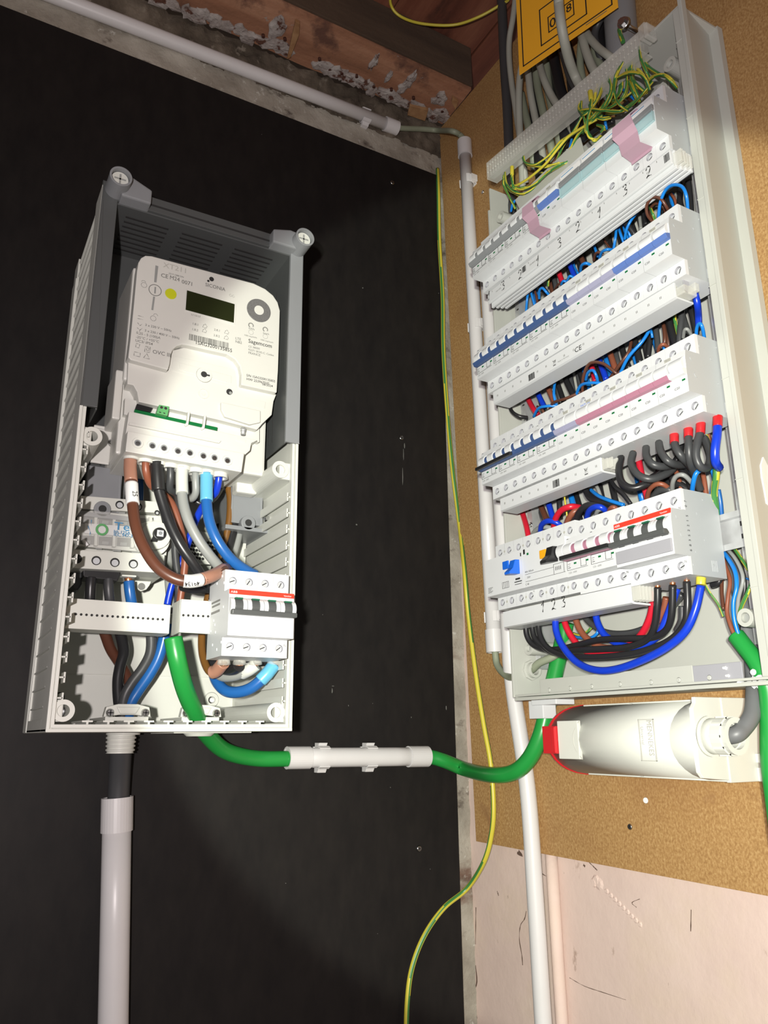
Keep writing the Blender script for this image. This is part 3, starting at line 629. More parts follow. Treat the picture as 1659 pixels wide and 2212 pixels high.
# row 1: stack of four slim white bars with marker digits
t, L = busbar(1, .55, 18.2, 'stack of slim white busbars with handwritten digits below the top row', 0, 0, 0, 0)
part('busbar_cover', B().box(0, L - .004, -.1005, -.0975, -.0575, -.0420), 'white', t, .0005, False)
for i in range(4):
    y = -.0965 + i * .0058; part('bar_strip', B().box(.002 * (i + 1), L - .002 + .001 * i, y, y + .0035, -.0635 + .0003 * i, -.0420), 'white', t, .0006, False)
dg = B()
for ch, px, py in (('1', 1058, 640), ('3', 1088, 618), ('2', 1125, 594), ('1', 1164, 565), ('3', 1210, 526), ('2', 1250, 491), ('1', 1298, 460), ('3', 1352, 412), ('2', 1403, 372)):
    p = R(px, py, .1005); digit(dg, ch, -(p.y - Y(.55)) - .004, p.z - RZ[1] - .0075, .0125, -.1008, .0008)
part('marker_digits', dg, 'ink', t, 0, False, label='handwritten black digits')
barcode(t, L - .012, -.1005, -.053, .009, 9, 3); barcode(t, .072, -.1005, -.052, .008, 9, 5)
for xx, s_ in ((.018, 'max 63A'), (.086, '230/400V'), (L - .035, 'EVS')): text(s_, (xx, -.1007, -.050), .0030, t, 'gink', local=True)
for i in range(16): part('contact_mark', B().box(.010 + i * .0185, .0106 + i * .0185, -.1007, -.1004, -.0455, -.0435), 'gink', t, 0, False)
b = B()
for i in range(4): b.box(L - .004, L + .006 - i * .001, -.0975 + i * .0055, -.094 + i * .0055, -.060, -.046)
part('end_cap', b, 'clear', t, .0005, False, label='clear broken end pieces')
def bigbar(row, k0, k1, label, zt, zb, extra=()):
    t, L = busbar(row, k0, k1, label, 0, 0, 0, 0)
    b = B().prism([(-.0995, zt), (-.0995, zb + .001), (-.0965, zb), (-.074, zb), (-.074, zb + .002), (-.0955, zb + .002), (-.0970, zb + .003), (-.0970, zt)], 'x', 0, L, 0); part('busbar_cover', b, 'white', t, .0002, False)
    part('copper_comb', B().box(.004, L - .004, -.093, -.090, zb + .004, zt + .002).box(.004, L - .004, -.086, -.083, zb + .004, zt + .002).box(.004, L - .004, -.079, -.076, zb + .004, zt + .002), 'fink', t, 0, False, label='insulated comb inside the cover')
    n = int(L / .0155)
    for i in range(n): 
        if not extra: part('contact_mark', B().box(.008 + i * .0155, .0085 + i * .0155, -.0997, -.0994, zt - .009, zt - .0065).box(.0095 + i * .0155, .010 + i * .0155, -.0997, -.0994, zt - .009, zt - .0065), 'gink', t, 0, False)
    return t, L
t, L = bigbar(2, .55, 17.1, 'long white busbar cover with barcode below the second row', -.0400, -.0565)
barcode(t, .070, -.0995, -.0535, .008, 16, 8); text('CE', (.150, -.0998, -.0525), .0085, t, 'ink', local=True, xs=1.1); text('Made in Germany', (.122, -.0998, -.0520), .0026, t, 'gink', local=True)
def bin_sign(t, x, z, s, y):
    b = B(); 
    for a, c in (((0, 1), (1, 0)), ((1, 1), (0, 0)), ((.15, .85), (.85, .85)), ((.2, .85), (.3, .1)), ((.8, .85), (.7, .1)), ((.3, .1), (.7, .1))):
        stroke(b, [(x + a[0] * s, z + a[1] * s), (x + c[0] * s, z + c[1] * s)], .00022, y)
    b.box(x + .1 * s, x + .9 * s, y, y + .0002, z - .25 * s, z - .1 * s); part('waste_bin_symbol', b, 'ink', t, 0, False)
bin_sign(t, .1135, -.0515, .0055, -.0998)
part('end_cap', B().box(L, L + .010, -.098, -.080, -.055, -.046).box(L + .002, L + .012, -.084, -.078, -.050, -.041), 'clear', t, .0012, False, label='clear crumpled end piece')
rl('cut_metal_sliver', B().prism([(-.095, 1.8255), (-.0935, 1.8105), (-.0895, 1.8085), (-.0865, 1.818), (-.083, 1.842), (-.0885, 1.8235)], 'y', -.537, -.5362, 0), 'lgrey', 'bent grey plastic sliver at the right end of the second row busbar', 'sliver', (-.09, -.537, 1.825))
t, L = bigbar(3, .75, 10.5, 'short white busbar cover with barcode below the left of the third row', -.0415, -.0575)
barcode(t, .096, -.0995, -.0545, .0085, 14, 12); bin_sign(t, .146, -.0525, .006, -.0998)
part('end_cap', B().box(L, L + .008, -.098, -.078, -.055, -.044).box(L, L + .011, -.094, -.092, -.054, -.043).box(L, L + .011, -.087, -.085, -.054, -.043), 'clear', t, .0005, False, label='clear end piece')
t, L = bigbar(4, .45, 11.9, 'white busbar cover with handwritten 1 2 3 below the bottom row', -.0410, -.0600, (1,))
dg = B()
for ch, px, py in (('1', 1171, 1322), ('2', 1193, 1317), ('3', 1214, 1312)):
    p = R(px, py, .0995); digit(dg, ch, -(p.y - Y(.45)), p.z - RZ[4] - .0050, .0120, -.0998, .0008)
part('marker_digits', dg, 'ink', t, 0, False, label='handwritten black digits')
b = B()
for i in range(5): b.box(L, L + .011, -.0985 + i * .0045, -.0967 + i * .0045, -.0575, -.0425)
part('end_cap', b, 'clear', t, .0004, False, label='clear ribbed end piece')
# ================================================================== the breaker enclosure on the right wall
EN = thing('breaker_enclosure', 'open grey-white breaker enclosure holding four rows of breakers on the brown fibreboard', 'enclosure', (0, -.385, 1.4385))
y0, y1, zb, zt, df = -.212, -.560, 1.4385, 2.1560, .070
part('back_panel', B().box(-.0085, -.0005, y1 + .004, y0 - .0005, zb + .0005, zt - .0005), 'enc', EN)
b = B().loft([[(-.0005, y1 + .017, zb + .001), (-.0005, y1 + .021, zb + .001), (-.0005, y1 + .021, zt - .002), (-.0005, y1 + .017, zt - .002)], [(-df + .004, y1 + .003, zb), (-df + .004, y1 + .008, zb), (-df + .004, y1 + .008, zt - .001), (-df + .004, y1 + .003, zt - .001)]])
part('right_side_wall', b, 'enc', EN)
b = B().box(-df + .003, -.0005, y0 - .0028, y0, zb, zt); part('left_side_wall', b, 'enc', EN, .0004)
b = B().box(-df + .003, -.0005, y1 + .006, y0, zb, zb + .003); part('bottom_wall', b, 'enc', EN, .0004)
b = B().box(-df + .003, -.0005, -.430, y1 + .006, zt - .003, zt); part('top_wall', b, 'enc', EN, .0004)
# front rim: inner ledge and outer ridge
b = B().box(-df, -df + .006, y1 + .0135, y1 + .0045, zb + .006, zt - .006).box(-df - .0015, -df + .006, y1 + .0048, y1, zb - .001, zt + .003)
part('right_rim', b, 'enc', EN, .0006)
for i in range(7): part('rim_notch', B().box(-df - .0008, -df + .001, y1 + .0135, y1 + .0045, 1.52 + i * .098, 1.5206 + i * .098), 'enc', EN)
b = B().box(-df - .0015, -df + .006, y1, y0 - .004, zb - .001, zb + .0022).box(-df, -df + .006, y1 + .004, y0, zb + .0035, zb + .0060); part('bottom_rim', b, 'enc', EN, .0006)
b = B().box(-df - .001, -df + .003, y0 - .003, y0, zb + .003, 2.118); part('left_rim', b, 'enc', EN, .0004)
# bottom knock-out strip with round dimples
p0, p1 = R(1167, 1476, .0655), R(1602, 1440, .0655)
b = B().box(-.0660, -.0640, p0.y, p1.y + .052, 1.4445, 1.4600); kp = part('knockout_strip', b, 'enc', EN, .0004)
b = B().box(-.0655, -.0640, p1.y + .052, p1.y, 1.4445, 1.4590).cyl((-.0648, p1.y + .0505, 1.452), (0, 0, 1), .0005, .004); part('grey_end_piece', b, 'lgrey', EN, .0006, label='darker grey end of the knock-out strip')
for px, py in ((1186, 1491), (1231, 1487), (1278, 1483), (1339, 1478), (1406, 1474), (1466, 1469), (1532, 1464)):
    p = R(px, py, .0662); part('knockout_dimple', B().cyl((-.0660, p.y, p.z), (-1, 0, 0), .0026, .0009, 14, 0, .0018), 'enc', kp)
# moulded screw towers
for px, py, d, ax in ((1141, 1400, .058, 1), (1609, 1334, .060, 1), (1446, 138, .062, 0), (1080, 468, .062, 0)):
    p = R(px, py, d)
    b = B().cyl((-.008, p.y, p.z), (-1, 0, 0), .0088, d - .008, 24, 0, .0082, ri=.0045)
    part('screw_tower', b, 'enc', EN, .0003); part('tower_screw', B().cyl((-d + .006, p.y, p.z), (-1, 0, 0), .0044, .001, 12), 'wgrey', EN, label='dull screw down in a tower')
# steel uprights and rails
for y, w_ in ((-.530, .014), (-.2265, .007)):
    b = B().box(-.040, -.0385, y - w_ / 2, y + w_ / 2, 1.475, 2.10).box(-.040, -.009, y - w_ / 2 - .001, y - w_ / 2, 1.475, 2.10).box(-.040, -.009, y + w_ / 2, y + w_ / 2 + .001, 1.475, 2.10)
    u_ = part('steel_upright', b, 'steel', EN)
    for z in (1.655, 1.80, 1.942):
        part('upright_screw', B().cyl((-.0400, y - .001, z), (-1, 0, 0), .0036, .0013, 14, 0, .0028).box(-.0416, -.0412, y - .0038, y + .0018, z - .0004, z + .0004, 1), ['chrome', 'hole'], u_)
        part('slot', B().box(-.0403, -.0399, y - .003, y + .001, z + .018, z + .020), 'hole', u_)
for r_ in RZ:
    z = RZ[r_] + .0045
    prof = [(-.0480, z - .0175), (-.0480, z - .0130), (-.0420, z - .0125), (-.0420, z + .0125), (-.0480, z + .0130), (-.0480, z + .0175), (-.0492, z + .0175), (-.0492, z + .0118), (-.0432, z + .0115), (-.0432, z - .0115), (-.0492, z - .0118), (-.0492, z - .0175)]
    b = B().loft([[(x, y0 - .006, zz) for x, zz in prof], [(x, y1 + .0145, zz) for x, zz in prof]]); rr_ = part('mounting_rail', b, 'steel', EN)
    if r_ == 4:
        for py_, zz in ((-.527, z + .006), (-.527, z - .006), (-.541, z + .007), (-.541, z - .007)): part('slot', B().box(-.0436, -.0431, py_ - .0004, py_ + .0010, zz - .0022, zz + .0022), 'hole', rr_)
        part('rail_screw', B().cyl((-.0432, -.5335, z), (-1, 0, 0), .0036, .0015, 14, 0, .0026), 'chrome', rr_)
# clear comb bar across the cable opening
ct = thing('clear_terminal_bar', 'long clear plastic earth terminal bar across the top of the breaker enclosure', 'terminal bar', (-.07, -.21, 2.13))
A0, A1 = R(1056, 372, .069), R(1388, 92, .069)
u = (A1 - A0).normalized(); L_ = (A1 - A0).length
b = B().loft([[A0 + Vector(q) for q in ((-.004, 0, -.014), (.014, 0, -.014), (.014, 0, -.0125), (-.0025, 0, -.0125), (-.0025, 0, .0125), (.014, 0, .0125), (.014, 0, .014), (-.004, 0, .014))], [A1 + Vector(q) for q in ((-.004, 0, -.014), (.014, 0, -.014), (.014, 0, -.0125), (-.0025, 0, -.0125), (-.0025, 0, .0125), (.014, 0, .0125), (.014, 0, .014), (-.004, 0, .014))]])
part('clear_cover', b, 'clear', ct, .0003)
b = B()
for i in range(int(L_ / .0058)):
    c = A0 + u * (.004 + i * .0058)
    for dz in (.0060, -.0045): b.cyl(c + Vector((-.0040, 0, dz)), (-1, 0, 0), .0019, .0016, 8, 0, .0012)
    b.box(c.x - .0045, c.x - .0035, c.y - .0004, c.y + .0004, c.z - .012, c.z + .012)
part('clear_studs', b, 'clear', ct, kind='stuff')
part('brass_strip', B().loft([[A0 + Vector(q) for q in ((.002, 0, -.009), (.009, 0, -.009), (.009, 0, -.001), (.002, 0, -.001))], [A1 + Vector(q) for q in ((.002, 0, -.009), (.009, 0, -.009), (.009, 0, -.001), (.002, 0, -.001))]]), 'fink', ct)
part('end_hook', B().box(A1.x - .006, A1.x + .012, A1.y, A1.y - .010, A1.z + .0, A1.z + .018).box(A1.x - .010, A1.x + .006, A1.y - .010, A1.y - .016, A1.z - .008, A1.z + .010), 'clear', ct, .0015)
q_ = [R(1112, 432, .062), R(1252, 296, .062), R(1262, 330, .062), R(1130, 468, .062)]
b = B().loft([q_, [v + Vector((.002, 0, 0)) for v in q_]])
part('upper_strip', b, 'enc', EN, .0004)
part('terminal_block', B().box(-.034, -.012, -.487, -.505, 2.098, 2.118).box(-.036, -.034, -.489, -.503, 2.103, 2.113), 'cream', EN, .001)
# cable gland through the lower left wall
gt = thing('cable_gland', 'grey cable gland through the lower left wall of the breaker enclosure', 'cable gland', (-.03, -.212, 1.47))
c = F(1146, 1448, .2145); c = Vector((c.x, y0, c.z))
b = B().cyl((c.x, y0 - .0028, c.z), (0, -1, 0), .0125, .003, 8, 0, sm=False, ri=.0065).cyl((c.x, y0 - .003, c.z), (0, -1, 0), .0095, .009, 24, 0, ri=.0062)
part('lock_nut', b, 'enc', gt, .0006)
part('outer_nut', B().cyl((c.x, y0, c.z), (0, 1, 0), .0125, .009, 6, 0, sm=False, ri=.0062).cyl((c.x, y0 + .009, c.z), (0, 1, 0), .0105, .008, 16, 0, .0085, ri=.006), 'enc', gt, .0006)
gp = [R(1068, 1392, .0118), R(1070, 1412, .0118), R(1074, 1436, .0130), R(1088, 1455, .018), R(1105, 1463, .024)]
cable('grey_cable', 'olive grey cable from the conduit through the gland into the enclosure bottom', gp + [Vector((c.x, y0 + .012, c.z - .0005)), Vector((c.x, y0 - .004, c.z)), R(1165, 1432, .045), R(1195, 1418, .040), R(1222, 1398, .030), R(1240, 1378, .020)], .0046, 'ogrey', n=14)
# white square cable entry piece below the enclosure
p = R(1181, 1530, .035); solo('cable_entry_block', B().box(p.x - .016, p.x + .004, p.y + .014, p.y - .012, p.z - .012, 1.4375).box(p.x - .020, p.x + .008, p.y + .004, p.y - .040, 1.4320, 1.4380), 'white', 'small white cable entry block under the left end of the breaker enclosure', 'cable entry', bevel=.001, org=p)
# ================================================================== the round-backed wall socket under the enclosure
ck = thing('wall_socket', 'grey-white industrial wall socket with red lid edge below the breaker enclosure', 'socket', (-.05, -.40, 1.36), 0)
cz, hh = 1.3935, .0365
def arc(y, s=1.0, dd=.098, base=.008, flat=.030):
    q = [(-base, cz + hh * s), (-flat, cz + hh * s)]
    for k in range(1, 16):
        a = math.pi * k / 16; q.append((-flat - (dd - flat) * math.sin(a) ** .8, cz + hh * s * math.cos(a)))
    q += [(-flat, cz - hh * s), (-base, cz - hh * s)]
    return [(x, y, z) for x, z in q]
b = B().loft([arc(-.3045), arc(-.40), arc(-.466)], 0, True)
sq = lambda y, dd: [(-.008, y, cz + hh), (-.030, y, cz + hh)] + [(-dd if 1 < k < 14 else -dd + .004, y, cz + hh * (1 - 2 * k / 15.0)) for k in range(0, 15)] + [(-.030, y, cz - hh), (-.008, y, cz - hh)]
body = part('socket_hood', b, 'cream', ck)
b = B().loft([arc(-.4655), sq(-.4885, .0945)], 0, True).loft([sq(-.4884, .0945), sq(-.4915, .0935)], 0, False); part('hood_end', b, 'cream', ck, .0006)
part('back_box', B().box(-.056, 0, -.315, -.4885, cz - hh + .0005, cz + hh - .0005).box(-.0565, 0, -.488, -.4925, cz - hh, cz + hh).box(-.020, -.001, -.4925, -.500, cz - hh, cz - hh + .012).box(-.020, -.001, -.4925, -.500, cz - hh + .016, cz - hh + .024), 'cream', ck, .0008)
b = B().loft([arc(-.3040, 1.02, .100), arc(-.2970, 1.0, .096)], 0, True); part('red_lid_edge', b, 'red', ck, label='red lid edge')
p = R(1190, 1600, .1005)
part('lid_catch', B().box(-.1008, -.096, -.2975, -.3185, cz - .014, cz + .014).box(-.1022, -.1005, -.3125, -.3180, cz - .013, cz + .013), 'red', ck, .001, label='red lid catch')
part('hood_panel', B().box(-.0984, -.094, -.3190, -.3500, cz - .019, cz + .019), 'cream', ck, .0008)
part('curved_relief_line', B().tube(curve([(-.0975, -.3520, cz + .019), (-.0982, -.3450, cz + .010), (-.0985, -.342, cz), (-.0982, -.3450, cz - .010), (-.0975, -.353, cz - .019)], 6), .0004, 6), 'fink', ck)
for zz, yy in ((cz + .031, -.386), (cz - .031, -.392)):
    part('oval_dimple', B().cyl((-.060, yy, zz), (-1, 0, (.8 if zz > cz else -.8)), .0050, .0014, 16, 0, .0040), 'fink', ck)
plt = B(); yy0, yy1 = -.432, -.450
for q in ((yy0, yy1, -.0185, -.0180), (yy0, yy1, .0180, .0185), (yy0, yy0 - .0005, -.0185, .0185), (yy1 + .0005, yy1, -.0185, .0185)): plt.box(-.0989, -.0978, q[0], q[1], cz + q[2], cz + q[3])
part('name_plate_frame', plt, 'fink', ck)
def vtext(s, y, z, size, x, parent, mn, xs=1):
    me = text_mesh(s, mn); o = put('lettering', me, parent); inv = root_inv(parent)
    # reads downwards on a face looking to -x
    o.matrix_local = inv @ Matrix.Translation((x, y, z)) @ Matrix(((0, 0, -1, 0), (0, 1, 0, 0), (1, 0, 0, 0), (0, 0, 0, 1))).to_4x4() @ Matrix.Rotation(math.pi, 4, 'Z') @ Matrix.Rotation(math.pi / 2, 4, 'Z') @ Matrix.Diagonal((size * xs, size, size, 1))
    return o
def vtext2(s, y, z, size, x, parent, mn, xs=1):
    me = text_mesh(s, mn); o = put('lettering', me, parent); inv = root_inv(parent)
    X = Vector((0, 0, -1)); Yv = Vector((0, -1, 0)); Z = X.cross(Yv)
    m = Matrix((( X.x * size * xs, Yv.x * size, Z.x, x), (X.y * size * xs, Yv.y * size, Z.y, y), (X.z * size * xs, Yv.z * size, Z.z, z), (0, 0, 0, 1)))
    o.matrix_local = inv @ m; return o
vtext2('MENNEKES', -.4430, cz + .0178, .0082, -.0996, ck, 'fink', .78); vtext2('Universal', -.4350, cz + .012, .0048, -.0996, ck, 'fink', .9)
gl = Vector((-.076, -.4915, cz + .003))
b = B().cyl(gl, (0, -1, 0), .0175, .003, 28).cyl(gl, (0, -1, 0), .0155, .015, 28, 0, .015).cyl(gl + Vector((0, -.013, 0)), (0, -1, 0), .0165, .010, 28, 0, ri=.0100).cyl(gl + Vector((0, -.022, 0)), (0, -1, 0), .0150, .006, 28, 0, .0158, ri=.0110)
for k in range(10):
    a = 2 * math.pi * k / 10; b.box(gl.x + math.cos(a) * .0162 - .001, gl.x + math.cos(a) * .0162 + .001, gl.y - .013, gl.y - .023, gl.z + math.sin(a) * .0162 - .001, gl.z + math.sin(a) * .0162 + .001)
part('socket_gland', b, 'cream', ck, 0)
cable('grey_cable', 'thick charcoal cable curving from the socket gland up into the enclosure bottom', [gl + Vector((0, -.010, 0)), gl + Vector((.001, -.025, .001)), R(1605, 1574, .068), R(1624, 1545, .058), R(1629, 1505, .048), R(1628, 1460, .034), R(1622, 1400, .030), R(1610, 1350, .028), R(1590, 1240, .024), R(1570, 1180, .020)], .0072, 'wgcab', n=20)
# green cable at the right edge
cable('green_cable', 'stripped green cable entering the lower right corner of the breaker enclosure', [R(1760, 2500, .030), R(1715, 2050, .036), R(1672, 1720, .043), R(1663, 1640, .045), R(1662, 1560, .048), R(1660, 1500, .050), R(1650, 1462, .052), R(1630, 1425, .052), R(1608, 1396, .052), R(1590, 1373, .052)], .0077, 'green', n=22)
fl = B(); rnd = random.Random(2)
for px, py, r_ in ((1643, 1466, .006), (1634, 1470, .006), (1624, 1474, .0045), (1630, 1452, .005), (1612, 1477, .003), (1598, 1475, .0025), (1566, 1443, .0022), (1572, 1460, .002)):
    p = R(px, py, .058 if px > 1600 else .0665); n_ = 9
    fl.loft([[(p.x + .003, p.y + math.cos(a) * r_ * rnd.uniform(.6, 1.3), p.z + math.sin(a) * r_ * rnd.uniform(.6, 1.3)) for a in [2 * math.pi * k / n_ for k in range(n_)]], [(p.x - .002, p.y + math.cos(a) * r_ * .6, p.z + math.sin(a) * r_ * .5) for a in [2 * math.pi * k / n_ for k in range(n_)]]])
solo('white_filler', fl, 'filler', 'crumbly white filler in the lower right corner of the breaker enclosure', 'filler', org=R(1640, 1468, .05))
def onside(px, py, off):
    y = -.55
    for _ in range(8): p = F(px, py, -y); y = -.5430 - .0137 * (-p.x) / .066
    return Vector((p.x, y - off, p.z))
q_ = [(1646, 988), (1641, 1005), (1643, 1030), (1649, 1060), (1654, 1088), (1668, 1098), (1675, 1000), (1658, 1012)]
solo('torn_white_patch', B().loft([[onside(x, y, .0) for x, y in q_], [onside(x + 1, y, .0012) for x, y in q_]]), 'filler', 'torn white patch on the right side wall of the breaker enclosure, at picture edge', 'patch', org=onside(1650, 1000, 0))
# ================================================================== wires inside the enclosure
KN = {'blue': 'light blue', 'kblue': 'deep blue', 'brown': 'brown', 'rbrown': 'reddish brown', 'wblack': 'black', 'wdark': 'charcoal', 'wgrey': 'grey', 'wred': 'red', 'gy': 'yellow-green', 'yel': 'yellow', 'obrown': 'ochre', 'sblue': 'blue'}
WL = []
SC = {'A': .72, 'B': .74, 'C': .74, 'D': .82, 'E': .86, 'F': .64}
def wz(zone, ztext, ox, oy, s, items):
    items = list(items); rj = random.Random(ord(zone[0]))
    if zone == 'A':
        items += [(c, r * rj.uniform(.85, 1.05), [(x + rj.uniform(-16, 16), y + rj.uniform(-14, 14), d + rj.uniform(-9, 3)) for x, y, d in p]) for c, r, p in items if c == 'gy']
    if zone in 'BCD' and len(zone) == 1: items += FILL[zone]
    for col, r, pts in items:
        r *= SC[zone]
        P = [R(ox + x / s, oy + y / s, d / 1000) for x, y, d in pts]
        WL.append((zone, ztext, col, r, P, ox + pts[0][0] / s + len(WL) * 1e-4))
FILL = {}
rf = random.Random(21)
def fill(zone, x0, ya, x1, yb, h, n):
    """extra conductors of the bundle lying deep behind the front loops, between (x0, ya) and (x1, yb)"""
    out = []
    for i in range(n):
        t = (i + rf.uniform(.1, .9)) / n; x = x0 + (x1 - x0) * t; y = ya + (yb - ya) * t; k = rf.uniform(-14, 14)
        out.append((rf.choice(('wblack', 'wblack', 'wdark', 'wblack', 'brown', 'blue')), rf.uniform(.0040, .0054), [(x - 22 + k, y - h, rf.uniform(12, 20)), (x + k * .5, y, rf.uniform(18, 26)), (x + 24, y + h, rf.uniform(14, 22))]))
    FILL[zone] = out
fill('B', 380, 650, 1240, 140, 95, 16); fill('C', 420, 1240, 1240, 800, 95, 14); fill('D', 380, 690, 1290, 480, 95, 9)
Z5 = (1000, 380, 2.517)
wz('B', 'above the second breaker row', *Z5, [
 ('blue', .0023, [(1062, 245, 70), (1072, 150, 78), (1100, 80, 82), (1140, 50, 84), (1190, 58, 84), (1215, 110, 82), (1224, 200, 72)]),
 ('brown', .0023, [(1045, 262, 60), (1005, 215, 72), (1000, 160, 78), (1030, 118, 80), (1075, 125, 80), (1110, 175, 72), (1125, 210, 60)]),
 ('brown', .0021, [(1030, 250, 40), (1020, 180, 52), (1050, 150, 56), (1085, 165, 54), (1110, 215, 45)]),
 ('gy', .0022, [(1015, 165, 50), (1030, 200, 55), (1045, 240, 50)]),
 ('wblack', .0042, [(1075, 60, 30), (1090, 110, 36), (1095, 200, 40)]),
 ('wblack', .0045, [(1170, 10, 30), (1182, 80, 34), (1180, 150, 38), (1205, 210, 40)]),
 ('rbrown', .0022, [(1130, 95, 28), (1150, 125, 30), (1165, 180, 30)]),
 ('wblack', .0045, [(970, 130, 30), (985, 190, 36), (995, 270, 40)]),
 ('wgrey', .0026, [(955, 170, 25), (960, 220, 30), (968, 290, 34)]),
 ('wblack', .0046, [(850, 215, 60), (890, 260, 62), (935, 320, 55)]),
 ('blue', .0022, [(950, 195, 60), (915, 240, 66), (890, 290, 66), (880, 345, 60)]),
 ('blue', .0022, [(930, 225, 55), (890, 260, 58), (900, 300, 60), (915, 345, 55)]),
 ('blue', .0022, [(835, 270, 60), (830, 330, 64), (818, 405, 60)]),
 ('blue', .0022, [(842, 265, 50), (855, 310, 56), (875, 365, 52)]),
 ('blue', .0022, [(870, 250, 45), (880, 300, 50), (905, 350, 50)]),
 ('brown', .0018, [(755, 330, 40), (775, 360, 44), (805, 400, 44)]),
 ('blue', .0023, [(710, 370, 45), (722, 405, 50), (735, 440, 48)]),
 ('brown', .0021, [(712, 460, 60), (720, 425, 68), (742, 415, 70), (765, 430, 66)]),
 ('blue', .0023, [(742, 455, 65), (755, 415, 74), (785, 400, 76), (815, 402, 68)]),
 ('blue', .0024, [(640, 522, 65), (645, 488, 74), (670, 475, 76), (700, 488, 68)]),
 ('wred', .0046, [(505, 470, 40), (520, 520, 46), (545, 590, 46)]),
 ('kblue', .0045, [(565, 430, 40), (580, 480, 46), (612, 560, 46)]),
 ('brown', .0045, [(615, 395, 35), (640, 440, 42), (668, 500, 44)]),
 ('blue', .0020, [(595, 440, 30), (605, 490, 34), (625, 530, 36)]),
 ('brown', .0020, [(500, 620, 50), (520, 590, 60), (570, 565, 60), (600, 580, 50)]),
 ('blue', .0022, [(535, 590, 62), (545, 572, 66), (560, 575, 64)]),
 ('blue', .0021, [(565, 575, 62), (580, 545, 66), (600, 552, 62)]),
 ('wblack', .0050, [(395, 545, 35), (425, 600, 44), (470, 660, 46)]),
 ('gy', .0020, [(475, 530, 50), (465, 570, 52), (462, 600, 50)]),
 ('wdark', .0040, [(470, 500, 28), (500, 580, 32), (505, 640, 32)]),
 ('blue', .0022, [(360, 610, 60), (350, 660, 66), (343, 745, 60)]),
 ('blue', .0022, [(362, 590, 55), (372, 640, 60), (392, 710, 56)]),
 ('brown', .0022, [(385, 600, 48), (395, 640, 52), (408, 700, 50)]),
 ('blue', .0023, [(415, 668, 64), (416, 625, 72), (432, 610, 74), (452, 630, 72), (475, 655, 64)]),
 ('brown', .0020, [(380, 590, 30), (400, 650, 36), (425, 690, 36)]),
 ('wblack', .0045, [(575, 440, 20), (600, 520, 24), (640, 600, 24)]),
 ('wblack', .0045, [(700, 350, 20), (730, 420, 22), (760, 500, 22)]),
 ('wblack', .0045, [(905, 230, 20), (930, 300, 22), (950, 360, 22)]),
 ('wblack', .0045, [(1225, 30, 26), (1235, 120, 26), (1245, 260, 26)]),
])
